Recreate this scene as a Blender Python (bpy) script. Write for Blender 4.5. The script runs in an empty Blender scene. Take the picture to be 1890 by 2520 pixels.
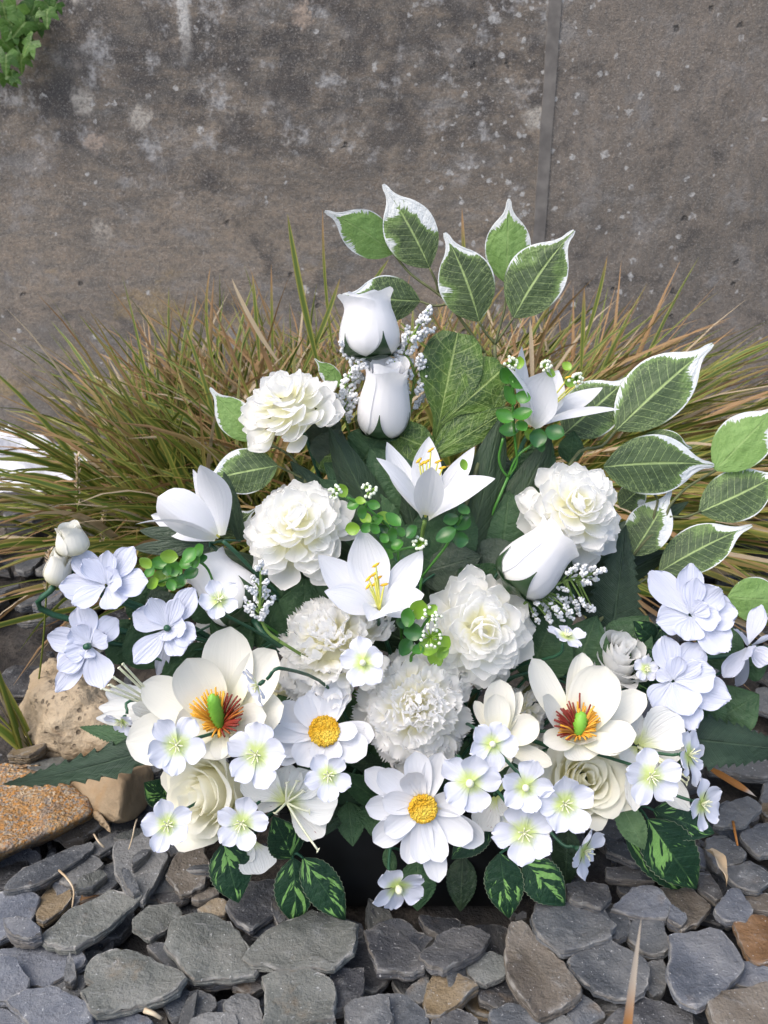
import bpy, bmesh, math, random
import numpy as np
from mathutils import Vector, Matrix, Quaternion, noise

R = math.radians
rng = random.Random(7)
scene = bpy.context.scene
COL = scene.collection

# ------------------------------------------------------------------ camera
PITCH, CAM_H, FOVV = 22.0, 0.60, 65.0
cam_d = bpy.data.cameras.new("camera")
cam = bpy.data.objects.new("camera", cam_d)
COL.objects.link(cam)
cam.location = (0, 0, CAM_H)
cam.rotation_euler = (R(90 - PITCH), 0, 0)
cam_d.sensor_fit = 'VERTICAL'
cam_d.sensor_height = 36
cam_d.lens = 18 / math.tan(R(FOVV / 2))
cam_d.clip_start, cam_d.clip_end = 0.02, 200
cam_d.dof.use_dof = True
cam_d.dof.focus_distance = 0.66
cam_d.dof.aperture_fstop = 15.0
scene.camera = cam

# ------------------------------------------------------------------ world, sun, exposure
SUN_EL, SUN_AZ = R(56), math.atan2(-0.45, -0.30)      # azimuth measured from +Y towards +X
w = bpy.data.worlds.new("World"); scene.world = w; w.use_nodes = True
wn = w.node_tree.nodes; wl = w.node_tree.links
sky = wn.new('ShaderNodeTexSky'); sky.sky_type = 'NISHITA'; sky.sun_disc = False
sky.sun_elevation = SUN_EL; sky.sun_rotation = SUN_AZ; sky.dust_density = 4.0; sky.air_density = 1.0; sky.ozone_density = 1.0
bgn = wn.get('Background') or wn.new('ShaderNodeBackground')
bgn.inputs['Strength'].default_value = 0.15
wl.new(sky.outputs[0], bgn.inputs['Color'])
outw = wn.get('World Output') or wn.new('ShaderNodeOutputWorld')
wl.new(bgn.outputs[0], outw.inputs['Surface'])
sd = bpy.data.lights.new("sun", 'SUN'); sun = bpy.data.objects.new("sun", sd); COL.objects.link(sun)
sd.energy = 1.0; sd.angle = R(60); sd.color = (1.0, 0.95, 0.88)
sdir = Vector((math.sin(SUN_AZ) * math.cos(SUN_EL), math.cos(SUN_AZ) * math.cos(SUN_EL), math.sin(SUN_EL)))
sun.rotation_euler = sdir.to_track_quat('Z', 'Y').to_euler()
sun.location = sdir * 5
vs = scene.view_settings
scene.display_settings.display_device = 'sRGB'
vs.view_transform = 'Standard'; vs.look = 'None'; vs.gamma = 1; vs.use_curve_mapping = False
vs.exposure = 0.92
scene.cycles.use_denoising = True
scene.cycles.max_bounces = 14; scene.cycles.diffuse_bounces = 12; scene.cycles.transmission_bounces = 12
scene.cycles.transparent_max_bounces = 8

# ------------------------------------------------------------------ photo pixel -> place
FPX = 1260 / math.tan(R(FOVV / 2))
FWD = np.array([0, math.cos(R(PITCH)), -math.sin(R(PITCH))])
UPV = np.array([0, math.sin(R(PITCH)), math.cos(R(PITCH))])
RGT = np.array([1.0, 0, 0])
CAMP = np.array([0, 0, CAM_H])
class Zm:
    def __init__(s, x, y, k): s.x, s.y, s.k = x, y, k
    def __call__(s, p): return (s.x + p[0] * s.k, s.y + p[1] * s.k)
ZA = Zm(0, 0, .5696); ZB = Zm(945, 0, .5696); ZC = Zm(450, 430, .42194); ZD = Zm(1050, 430, .50633)
ZE = Zm(50, 1150, .36166); ZF = Zm(550, 1050, .39180); ZG = Zm(1150, 1100, .44605); ZH = Zm(230, 1500, .42194)
ZI = Zm(700, 1550, .39180); ZJ = Zm(1200, 1500, .41591); ZK = Zm(0, 1900, .56962); ZL = Zm(945, 1900, .56962)
ZM = Zm(0, 1550, .27132); ZS = Zm(0, 0, 1.13924); ZN = Zm(1050, 1650, .24111); ZO = Zm(750, 1050, .30139)
def ray(p): return FWD + RGT * ((p[0] - 945) / FPX) + UPV * ((1260 - p[1]) / FPX)
def at(p, Y):
    d = ray(p); return CAMP + d * (Y / d[1])
def atz(p, z):
    d = ray(p); return CAMP + d * ((z - CAM_H) / d[2])
def dep(P): return float(np.dot(np.asarray(P) - CAMP, FWD))
def Yp(py): return max(0.497, 0.50 + (1988 - py) * 0.000176)
def nz(v):
    v = np.asarray(v, float); return v / (np.linalg.norm(v) + 1e-12)

# ------------------------------------------------------------------ object helpers
def tag(o, label=None, cat=None, group=None, kind=None):
    if label: o['label'] = label
    if cat: o['category'] = cat
    if group: o['group'] = group
    if kind: o['kind'] = kind
    return o
def empty(name, loc, label, cat, group=None):
    o = bpy.data.objects.new(name, None); COL.objects.link(o)
    o.location = tuple(loc); o.empty_display_size = .02
    return tag(o, label, cat, group)
def mkmesh(name, v, f, mat, uv=None, rnd=None, smooth=True, sharp=None):
    me = bpy.data.meshes.new(name)
    me.from_pydata([tuple(map(float, p)) for p in v], [], [tuple(map(int, q)) for q in f])
    if uv is not None:
        l = me.uv_layers.new(name="UVMap")
        vi = np.empty(len(me.loops), dtype=np.int32); me.loops.foreach_get('vertex_index', vi)
        l.data.foreach_set('uv', np.asarray(uv, dtype=np.float32)[vi].ravel())
    if rnd is not None:
        a = me.attributes.new('rnd', 'FLOAT', 'POINT')
        a.data.foreach_set('value', np.asarray(rnd, dtype=np.float32))
    if smooth:
        me.polygons.foreach_set('use_smooth', np.ones(len(me.polygons), dtype=bool))
        if sharp: me.set_sharp_from_angle(angle=R(sharp))
    me.materials.append(mat)
    return me
def link(name, me, parent=None, mw=None):
    o = bpy.data.objects.new(name, me); COL.objects.link(o)
    if parent is not None: o.parent = parent
    if mw is not None: o.matrix_basis = mw
    return o
def obj(name, v, f, mat, parent=None, uv=None, rnd=None, smooth=True, sharp=None):
    v = np.asarray(v, float)
    if parent is not None and parent.type == 'EMPTY': v = v - np.array(parent.location)
    elif parent is not None: v = v - np.array(root_of(parent).location)
    return link(name, mkmesh(name, v, f, mat, uv, rnd, smooth, sharp), parent)
def root_of(o):
    while o.parent is not None: o = o.parent
    return o
class Acc:
    def __init__(s): s.v, s.f, s.uv, s.r, s.n = [], [], [], [], 0
    def add(s, v, f, uv=None, r=0.0):
        v = np.asarray(v, float)
        s.f += [tuple(i + s.n for i in q) for q in f]
        s.v.append(v); s.uv.append(np.zeros((len(v), 2)) if uv is None else np.asarray(uv)); s.r.append(np.full(len(v), r)); s.n += len(v)
    def build(s, name, mat, parent=None, **k):
        return obj(name, np.vstack(s.v), s.f, mat, parent, uv=np.vstack(s.uv), rnd=np.concatenate(s.r), **k)

# ------------------------------------------------------------------ shape helpers
def hermite(pts, t):
    x = np.array([p[0] for p in pts], float); y = np.array([p[1] for p in pts], float)
    m = np.gradient(y, x)
    i = np.clip(np.searchsorted(x, t, side='right') - 1, 0, len(x) - 2)
    h = x[i + 1] - x[i]; s = (t - x[i]) / h
    return np.maximum(0, (2*s**3-3*s**2+1)*y[i] + (s**3-2*s**2+s)*h*m[i] + (-2*s**3+3*s**2)*y[i+1] + (s**3-s**2)*h*m[i+1])
PROF = dict(
    magnolia=[(0,.34),(.2,.68),(.45,.97),(.65,1),(.82,.84),(.94,.5),(1,.04)],
    lily=[(0,.3),(.25,.72),(.5,1),(.7,.86),(.85,.52),(.95,.22),(1,.02)],
    daisy=[(0,.34),(.3,.8),(.6,1),(.8,.92),(.93,.6),(1,.05)],
    fan=[(0,.14),(.3,.42),(.6,.85),(.8,1),(.93,.97),(1,.8)],
    wide=[(0,.12),(.2,.4),(.45,.86),(.68,1),(.86,.9),(.95,.68),(1,.4)],
    round=[(0,.2),(.25,.52),(.55,.95),(.75,1),(.9,.78),(1,.35)],
    ficus=[(0,.06),(.08,.45),(.2,.8),(.38,1),(.55,.95),(.7,.66),(.81,.30),(.89,.15),(.96,.11),(1,.05)],
    leaf=[(0,.08),(.1,.55),(.3,.96),(.45,1),(.65,.84),(.85,.42),(.95,.16),(1,.02)],
    strap=[(0,.5),(.2,.85),(.5,1),(.75,.8),(.92,.4),(1,.03)],
    fern=[(0,.7),(.12,1),(.35,.86),(.6,.6),(.85,.26),(1,.02)],
    lobe=[(0,.1),(.25,.28),(.42,.66),(.64,1),(.80,.95),(.94,.74),(1,.5)],
    cup=[(0,.25),(.2,.75),(.45,1),(.7,.9),(.88,.55),(1,.06)],
)
def gridfaces(nv, nu):
    return [(j*(nu+1)+i, j*(nu+1)+i+1, (j+1)*(nu+1)+i+1, (j+1)*(nu+1)+i) for j in range(nv) for i in range(nu)]
def sheet(base, tip, nrm, width, prof='daisy', nu=6, nv=10, bow=0., cup=0., curl=0., bend=0., ruf=0., rf=2.5, serr=0., teeth=0,
          edge=0., ez=7, notch=0., top=0., fold=0., twist=0., seed=0, veinr=0.):
    """one petal or leaf: a curved, cupped, ruffled sheet from base to tip"""
    rs = np.random.RandomState(seed)
    base = np.asarray(base, float); tip = np.asarray(tip, float)
    ax = tip - base; L = np.linalg.norm(ax) + 1e-9; a = ax / L
    n = np.asarray(nrm, float); n = n - a * np.dot(n, a)
    if np.linalg.norm(n) < 1e-4: n = np.cross(a, [1, .3, .2])
    n = nz(n); s = np.cross(a, n)
    q = np.linspace(0, 1, nv + 1)
    t0 = q if teeth else 1 - (1 - q) ** 1.45
    u = np.linspace(-1, 1, nu + 1)
    T, U = np.meshgrid(t0, u, indexing='ij')
    zig = (np.abs(((u * ez * .5 + rs.rand()) % 1) * 2 - 1) - .5) * (0.6 + .8 * rs.rand(len(u)))
    tt = 1 - top * u**2 + edge * zig - notch * np.exp(-(u / .22)**2)
    W = hermite(PROF[prof], T) * width / 2
    if teeth:
        saw = (T * teeth) % 1.0
        W = W * (1 - serr * (saw) * np.abs(U)**6)
    T2 = T * tt[None, :]
    ph = rs.rand(4) * 6.28
    asym = rs.uniform(-.06, .06)
    side = U * W * (1 + asym * U)
    spine = base[None, None, :] + a * (L * T2)[..., None]
    off = bow * L * 4 * T2 * (1 - T2) + curl * L * (T2**3 - T2)
    off = off + cup * W * U**2 + fold * W * np.abs(U)
    off = off + ruf * width * np.sin(rf * 6.28 * T2 * .5 + ph[0] + np.sign(U) * ph[1]) * np.abs(U)**1.5 * np.clip(T2 * 1.5, 0, 1)
    off = off + ruf * .7 * width * np.sin(U * rf * 2.2 + ph[2]) * T2**3
    if veinr: off = off + veinr * width * np.abs(np.sin((T2 * 9 - np.abs(U) * 1.6) * 3.14159)) * np.abs(U)
    lat = bend * L * T2**2 * (1 if True else 0) - bend * L * T2
    if twist:
        ang = twist * T2
        side, off = side * np.cos(ang), off + side * np.sin(ang)
    P = spine + s * (side + lat)[..., None] + n * off[..., None]
    uv = np.stack([(U + 1) / 2, T], -1)
    return P.reshape(-1, 3), gridfaces(nv, nu), uv.reshape(-1, 2)
def spline(pts, n):
    pts = [np.asarray(p, float) for p in pts]
    if len(pts) == 2: return [pts[0] + (pts[1]-pts[0]) * i / n for i in range(n + 1)]
    P = [2*pts[0]-pts[1]] + pts + [2*pts[-1]-pts[-2]]
    out = []; m = len(pts) - 1
    for k in range(n + 1):
        g = k / n * m; i = min(int(g), m - 1); t = g - i
        a, b, c, d = P[i], P[i+1], P[i+2], P[i+3]
        out.append(.5*((2*b) + (c-a)*t + (2*a-5*b+4*c-d)*t*t + (3*b-a-3*c+d)*t**3))
    return out
def tube(pts, r0, r1=None, seg=6, n=None, cap=True):
    r1 = r0 if r1 is None else r1
    P = spline(pts, n or max(2, 4 * (len(pts) - 1)))
    m = len(P); v = []; f = []; uv = []
    up = np.array([.31, .22, .93])
    for i in range(m):
        d = nz(P[min(i+1, m-1)] - P[max(i-1, 0)])
        x = nz(np.cross(d, up)); y = np.cross(d, x); r = r0 + (r1-r0)*i/(m-1)
        for k in range(seg):
            an = 6.28319*k/seg
            v.append(P[i] + r*(x*math.cos(an) + y*math.sin(an))); uv.append((k/seg, i/(m-1)))
    for i in range(m-1):
        for k in range(seg):
            f.append((i*seg+k, i*seg+(k+1)%seg, (i+1)*seg+(k+1)%seg, (i+1)*seg+k))
    if cap:
        f.append(tuple(range((m-1)*seg, m*seg))); f.append(tuple(reversed(range(seg))))
    return np.array(v), f, np.array(uv)
def ico(sub):
    bm = bmesh.new(); bmesh.ops.create_icosphere(bm, subdivisions=sub, radius=1)
    v = np.array([p.co[:] for p in bm.verts]); f = [tuple(x.index for x in q.verts) for q in bm.faces]; bm.free()
    return v, f
ICO1, ICO2 = ico(1), ico(2)
def box(lo, hi, bev=0.0):
    bm = bmesh.new(); bmesh.ops.create_cube(bm, size=1)
    lo = Vector(lo); hi = Vector(hi)
    for p in bm.verts: p.co = Vector([lo[i] + (p.co[i]+.5)*(hi[i]-lo[i]) for i in range(3)])
    if bev: bmesh.ops.bevel(bm, geom=bm.edges[:], offset=bev, segments=2, affect='EDGES', profile=.6)
    v = np.array([p.co[:] for p in bm.verts]); f = [tuple(x.index for x in q.verts) for q in bm.faces]; bm.free()
    return v, f

# ------------------------------------------------------------------ materials
class NT:
    def __init__(s, name):
        m = bpy.data.materials.new(name); m.use_nodes = True; s.m = m; s.t = m.node_tree
        s.t.nodes.clear(); s.out = s.n('OutputMaterial')
    def n(s, typ, **k):
        nd = s.t.nodes.new('ShaderNode' + typ)
        for a, b in k.items(): setattr(nd, a, b)
        return nd
    def l(s, a, b): s.t.links.new(a, b)
    def setin(s, sock, v):
        if hasattr(v, 'is_output') or hasattr(v, 'links'): s.l(v, sock)
        else: sock.default_value = v if not (isinstance(v, tuple) and len(v) == 3 and sock.type == 'RGBA') else (*v, 1)
    def math(s, op, a, b=0.0, c=None, clamp=False):
        nd = s.n('Math', operation=op, use_clamp=clamp); s.setin(nd.inputs[0], a); s.setin(nd.inputs[1], b)
        if c is not None: s.setin(nd.inputs[2], c)
        return nd.outputs[0]
    def ramp(s, fac, a, b, lo=0., hi=1., smooth=True):
        nd = s.n('MapRange', interpolation_type='SMOOTHSTEP' if smooth else 'LINEAR', clamp=True)
        s.setin(nd.inputs['Value'], fac); nd.inputs['From Min'].default_value = a; nd.inputs['From Max'].default_value = b
        nd.inputs['To Min'].default_value = lo; nd.inputs['To Max'].default_value = hi
        return nd.outputs['Result']
    def mix(s, fac, a, b, blend='MIX'):
        nd = s.n('Mix', data_type='RGBA', blend_type=blend)
        s.setin(nd.inputs[0], fac); s.setin(nd.inputs[6], a); s.setin(nd.inputs[7], b)
        return nd.outputs[2]
    def noise(s, vec, scale, detail=3., rough=.55, dist=0., w=None):
        nd = s.n('TexNoise')
        if w is not None: nd.noise_dimensions = '4D'; s.setin(nd.inputs['W'], w)
        s.l(vec, nd.inputs['Vector']); nd.inputs['Scale'].default_value = scale; nd.inputs['Detail'].default_value = detail
        nd.inputs['Roughness'].default_value = rough; nd.inputs['Distortion'].default_value = dist
        return nd.outputs[0]
    def voro(s, vec, scale, feature='F1', out='Distance', rnd=1.0):
        nd = s.n('TexVoronoi', feature=feature); s.l(vec, nd.inputs['Vector']); nd.inputs['Scale'].default_value = scale
        nd.inputs['Randomness'].default_value = rnd
        return nd.outputs[out]
    def mapv(s, vec, sc=(1, 1, 1), rot=(0, 0, 0), loc=(0, 0, 0)):
        nd = s.n('Mapping'); s.l(vec, nd.inputs[0]); nd.inputs['Scale'].default_value = sc; nd.inputs['Rotation'].default_value = rot
        nd.inputs['Location'].default_value = loc
        return nd.outputs[0]
    def bump(s, h, strength=.3, dist=.002, prev=None):
        nd = s.n('Bump'); s.l(h, nd.inputs['Height']); nd.inputs['Strength'].default_value = strength; nd.inputs['Distance'].default_value = dist
        if prev is not None: s.l(prev, nd.inputs['Normal'])
        return nd.outputs[0]
    def coord(s, which='Object'): return s.n('TexCoord').outputs[which]
    def objrand(s): return s.n('ObjectInfo').outputs['Random']
    def done(s, col, rough=.6, bump=None, trans=0., tcol=None, spec=.4, coat=0.):
        p = s.n('BsdfPrincipled'); s.setin(p.inputs['Base Color'], col); s.setin(p.inputs['Roughness'], rough)
        p.inputs['Specular IOR Level'].default_value = spec
        if coat: p.inputs['Coat Weight'].default_value = coat; p.inputs['Coat Roughness'].default_value = .15
        if bump is not None: s.l(bump, p.inputs['Normal'])
        if trans:
            tr = s.n('BsdfTranslucent'); s.setin(tr.inputs['Color'], tcol if tcol is not None else col)
            if bump is not None: s.l(bump, tr.inputs['Normal'])
            mx = s.n('MixShader'); mx.inputs[0].default_value = trans
            s.l(p.outputs[0], mx.inputs[1]); s.l(tr.outputs[0], mx.inputs[2]); s.l(mx.outputs[0], s.out.inputs['Surface'])
        else: s.l(p.outputs[0], s.out.inputs['Surface'])
        return s.m
def sep(t, vec):
    nd = t.n('SeparateXYZ'); t.l(vec, nd.inputs[0]); return nd.outputs

def petal_mat(name, main, base, b0=.0, b1=.45, trans=.25, crease=.35, rib=14., streaks=False, patch=0.):
    t = NT(name); uv = t.coord('UV'); o = sep(t, uv); rnd = t.objrand()
    bl = t.noise(uv, 5, 2, w=t.math('MULTIPLY', rnd, 40))
    vv = t.math('ADD', o[1], t.math('MULTIPLY', t.math('SUBTRACT', bl, .5), .25))
    f = t.ramp(vv, b0, b1)
    col = t.mix(f, base, main)
    fine = t.noise(t.mapv(uv, (rib * 2.2, 2.2, 1)), 1.0, 3, w=t.math('MULTIPLY', rnd, 17))
    col = t.mix(t.math('MULTIPLY', t.ramp(fine, .3, .7), .10), col, tuple(c * .88 for c in main))
    if streaks:
        st = t.noise(t.mapv(uv, (34, 7, 1)), 1.0, 2, w=t.math('MULTIPLY', rnd, 9))
        m = t.math('MULTIPLY', t.ramp(st, .66, .70), t.math('MULTIPLY', t.ramp(o[1], .25, .4), t.ramp(o[1], .95, .8)))
        col = t.mix(m, col, (.30, .06, .07))
    ribs = t.noise(t.mapv(uv, (rib, .8, 1)), 1.0, 2, w=t.math('MULTIPLY', rnd, 23))
    weave = t.noise(t.mapv(uv, (90, 90, 1)), 1.0, 1)
    b = t.bump(ribs, crease, .0016)
    b = t.bump(weave, .10, .0006, b)
    return t.done(col, .62, b, trans, spec=.25)

M = {}
M['white'] = petal_mat('white_fabric_petal', (.80, .82, .87), (.80, .81, .70), 0, .4)
M['lily'] = petal_mat('white_lily_petal', (.76, .775, .82), (.76, .77, .68), 0, .22, crease=.5)
M['blue'] = petal_mat('blue_white_petal', (.65, .685, .82), (.67, .71, .81), 0, .3, crease=.9, rib=9, trans=.25)
M['cream'] = petal_mat('cream_petal', (.79, .785, .72), (.79, .76, .50), 0, .6, crease=.3)
M['mum'] = petal_mat('white_mum_petal', (.95, .95, .945), (.95, .935, .72), .08, .62, trans=.55, crease=.12)
M['carn'] = petal_mat('carnation_petal', (.95, .95, .95), (.95, .93, .74), .22, .8, trans=.58, crease=.12, rib=20)
M['ivory'] = petal_mat('ivory_rose_petal', (.95, .94, .85), (.93, .91, .62), 0, .75, trans=.52, crease=.12)
M['rosew'] = petal_mat('white_rose_petal', (.95, .95, .94), (.93, .92, .76), 0, .7, trans=.55, crease=.12)
M['bud'] = petal_mat('rosebud_petal', (.87, .875, .89), (.86, .86, .72), 0, .35, crease=.8, rib=5, trans=.38)
M['small'] = petal_mat('small_blossom_petal', (.72, .745, .85), (.60, .71, .26), .12, .52, crease=.4, rib=8)
M['daisy'] = petal_mat('daisy_petal', (.77, .785, .825), (.78, .68, .25), .02, .24, crease=.45, rib=7)
M['alst'] = petal_mat('streaked_petal', (.83, .83, .80), (.62, .70, .22), .02, .4, crease=.6, rib=16, streaks=True)
M['alstp'] = petal_mat('ribbed_cream_petal', (.83, .84, .82), (.66, .73, .28), .02, .4, crease=.8, rib=16)

def leaf_mat(name, dark, light, vein, nv=11., trans=.15, rough=.5, veinf=.55, margin=None, splash=None, spk=0., coat=0., bumpv=.35, net=0.):
    t = NT(name); uv = t.coord('UV'); o = sep(t, uv); rnd = t.objrand()
    au = t.math('ABSOLUTE', t.math('MULTIPLY', t.math('SUBTRACT', o[0], .5), 2.0))
    big = t.noise(uv, 3, 2, w=t.math('MULTIPLY', rnd, 31))
    col = t.mix(t.ramp(big, .3, .72), dark, light)
    lat = t.math('FRACT', t.math('SUBTRACT', t.math('MULTIPLY', o[1], nv), t.math('MULTIPLY', au, nv * .16)))
    lat = t.math('ABSOLUTE', t.math('SUBTRACT', lat, .5))
    lv = t.ramp(lat, .44, .5)
    fine = t.math('FRACT', t.math('SUBTRACT', t.math('MULTIPLY', o[1], nv * 4), t.math('MULTIPLY', au, nv * .64)))
    fv = t.ramp(t.math('ABSOLUTE', t.math('SUBTRACT', fine, .5)), .3, .5)
    mid = t.ramp(au, .06, .015)
    streakn = t.noise(t.mapv(uv, (3, 42, 1)), 1.0, 2, w=t.math('MULTIPLY', rnd, 5))
    v = t.math('MAXIMUM', t.math('MULTIPLY', lv, t.math('MULTIPLY', t.ramp(streakn, .3, .6, .35, .95), .85)), mid)
    if net:
        ne = t.voro(t.mapv(uv, (9, 13, 1)), 1.0, 'DISTANCE_TO_EDGE')
        v = t.math('MAXIMUM', v, t.math('MULTIPLY', t.ramp(ne, .05, .01), net))
    if spk:
        sp = t.noise(t.mapv(uv, (26, 60, 1)), 1.0, 2, w=t.math('MULTIPLY', rnd, 3))
        edgef = t.math('MULTIPLY', t.ramp(au, .25, 1.0, .0, 1.), 1.0)
        v = t.math('MAXIMUM', v, t.math('MULTIPLY', t.ramp(t.math('ADD', sp, t.math('MULTIPLY', edgef, .16)), .62, .70), spk))
    col = t.mix(t.math('MULTIPLY', v, veinf), col, vein)
    if margin:
        cj = t.n('CombineXYZ'); t.l(t.math('MULTIPLY', o[0], 2.0), cj.inputs[0]); t.l(t.math('MULTIPLY', t.math('SUBTRACT', o[1], t.math('MULTIPLY', au, .16)), 46.0), cj.inputs[1])
        jag = t.noise(cj.outputs[0], 1.0, 3, .7, w=t.math('MULTIPLY', rnd, 13))
        bigm = t.noise(t.mapv(uv, (1.6, 2.6, 1)), 1.0, 1, w=t.math('MULTIPLY', rnd, 77))
        tipf = t.ramp(o[1], .58, .95, 0, .85)
        basef = t.ramp(o[1], .62, .2, 0, .45)
        e = t.math('ADD', t.math('ADD', au, tipf), t.math('MULTIPLY', t.math('SUBTRACT', bigm, .515), 2.4))
        e = t.math('SUBTRACT', t.math('ADD', e, t.math('MULTIPLY', t.math('SUBTRACT', jag, .5), .85)), basef)
        halo = t.ramp(e, .50, .86); mm = t.ramp(e, .86, .94)
        mm = t.math('MAXIMUM', mm, t.math('MULTIPLY', t.ramp(au, .94, .965), t.ramp(o[1], .25, .45)))
        col = t.mix(t.math('MULTIPLY', halo, .55), col, (.22, .36, .10))
        col = t.mix(mm, col, margin)
    if splash:
        cb = t.n('CombineXYZ'); t.l(t.math('MULTIPLY', au, 1.6), cb.inputs[0]); t.l(t.math('SUBTRACT', t.math('MULTIPLY', o[1], 7.0), t.math('MULTIPLY', au, 3.2)), cb.inputs[1]); t.l(t.math('MULTIPLY', t.math('GREATER_THAN', o[0], .5), 9.0), cb.inputs[2])
        sp = t.noise(cb.outputs[0], .62, 3, .62, w=t.math('MULTIPLY', rnd, 57))
        m = t.math('MULTIPLY', t.ramp(sp, .545, .575), t.math('MULTIPLY', t.ramp(au, .95, .6), t.ramp(o[1], .97, .85)))
        col = t.mix(m, col, splash)
        col = t.mix(t.math('MULTIPLY', t.ramp(au, .955, .985), .45), col, (.45, .5, .33))
    h = t.math('ADD', t.math('MULTIPLY', fv, .35), t.math('ADD', t.math('MULTIPLY', lv, -.8), t.math('MULTIPLY', mid, -1.0)))
    b = t.bump(h, bumpv, .0015)
    b = t.bump(t.noise(t.mapv(uv, (5, 7, 1)), 1., 3, w=t.math('MULTIPLY', rnd, 19)), .55, .006, b)
    b = t.bump(t.noise(t.mapv(uv, (70, 90, 1)), 1., 1), .12, .0006, b)
    return t.done(col, rough, b, trans, spec=.35, coat=coat)
M['ficus'] = leaf_mat('variegated_dark_leaf', (.060, .095, .045), (.095, .145, .062), (.42, .56, .22), 13, margin=(.76, .80, .80), spk=.32, veinf=.8)
M['ficus_l'] = leaf_mat('variegated_light_leaf', (.19, .34, .09), (.25, .42, .13), (.34, .48, .18), 13, margin=(.76, .80, .80), veinf=.35, trans=.3)
M['dark'] = leaf_mat('dark_green_leaf', (.024, .046, .024), (.045, .08, .04), (.075, .12, .06), 8, rough=.42)
M['grey'] = leaf_mat('grey_green_leaf', (.045, .07, .045), (.075, .105, .07), (.10, .14, .09), 8, rough=.38)
M['mid'] = leaf_mat('mid_green_leaf', (.035, .085, .035), (.055, .12, .05), (.09, .16, .07), 9, rough=.5)
M['philo'] = leaf_mat('broad_lobed_leaf', (.035, .075, .024), (.11, .20, .035), (.38, .50, .17), 5, net=.5, veinf=.6, rough=.42, trans=.22)
M['splash'] = leaf_mat('splashed_leaf', (.012, .045, .022), (.018, .06, .028), (.05, .12, .05), 8, splash=(.24, .48, .13), rough=.5)
M['palel'] = leaf_mat('pale_matte_leaf', (.13, .23, .10), (.17, .28, .13), (.22, .34, .17), 10, rough=.7)
M['fern'] = leaf_mat('fern_leaf', (.025, .05, .032), (.045, .08, .05), (.08, .13, .08), 16, rough=.45, bumpv=.8)
M['ivy'] = leaf_mat('ivy_leaf', (.05, .125, .02), (.11, .23, .04), (.22, .32, .10), 5, rough=.4, trans=.25)

def flat_mat(name, col, col2=None, scale=60., rough=.5, bump=.2, trans=0., coat=0., uvm=False):
    t = NT(name); c = t.coord('Object')
    n = t.noise(c, scale, 3)
    cc = t.mix(t.ramp(n, .3, .7), col, col2 or tuple(x * .75 for x in col))
    return t.done(cc, rough, t.bump(n, bump, .001), trans, coat=coat)
M['stem'] = flat_mat('dark_green_stem', (.02, .075, .04), (.03, .10, .055), 80, .4)
M['stem_l'] = flat_mat('light_green_stem', (.20, .30, .07), (.15, .25, .06), 80, .45)
M['twig'] = flat_mat('olive_twig', (.13, .15, .06), (.08, .09, .04), 90, .6, .5)
M['calyx'] = flat_mat('dark_calyx', (.022, .05, .022), (.035, .07, .03), 60, .35, coat=.2)
M['plas'] = flat_mat('green_plastic_leaf', (.06, .22, .03), (.09, .28, .045), 40, .3, .05, .2, .3)
M['plas_l'] = flat_mat('lime_plastic_leaf', (.22, .42, .04), (.28, .48, .06), 40, .3, .05, .25, .3)
M['plas_d'] = flat_mat('deep_green_plastic_leaf', (.03, .12, .03), (.045, .16, .035), 40, .3, .05, .15, .3)
M['berry'] = flat_mat('white_berry', (.80, .84, .72), (.72, .80, .60), 90, .4)
M['filler'] = flat_mat('white_filler_floret', (.84, .85, .86), (.70, .72, .74), 420, .8, .6, .1)
M['yellow'] = flat_mat('yellow_stamen', (.80, .50, .03), (.65, .34, .02), 200, .6, .3)
M['ystem'] = flat_mat('yellow_green_filament', (.62, .58, .10), (.50, .52, .12), 120, .5)
M['paleflt'] = flat_mat('pale_filament', (.80, .80, .62), (.72, .74, .50), 100, .6)
M['cone'] = flat_mat('green_cone', (.20, .46, .05), (.14, .36, .04), 90, .45, .3)
M['planter'] = flat_mat('black_planter', (.004, .0045, .005), (.007, .008, .009), 30, .6, .1)
M['foam'] = flat_mat('green_floral_foam', (.015, .04, .02), (.03, .06, .03), 120, .9, .6)
def disc_mat():
    t = NT('daisy_disc'); c = t.coord('Object'); v = t.voro(c, 620)
    n = t.noise(c, 60, 2)
    col = t.mix(t.ramp(v, .0, .6), (.88, .58, .03), (.66, .36, .015)); col = t.mix(t.ramp(n, .4, .7), col, (.90, .68, .10))
    return t.done(col, .8, t.bump(t.math('SUBTRACT', 1, v), .9, .002))
M['disc'] = disc_mat()
def stamen_mat():
    t = NT('orange_stamen'); o = sep(t, t.coord('UV')); a = t.n('Attribute', attribute_name='rnd').outputs['Fac']
    col = t.mix(t.ramp(o[1], .1, .9), (.45, .16, .02), (.72, .36, .03))
    col = t.mix(t.ramp(a, .55, .75), col, (.20, .022, .012))
    return t.done(col, .5)
M['stamen'] = stamen_mat()
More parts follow.
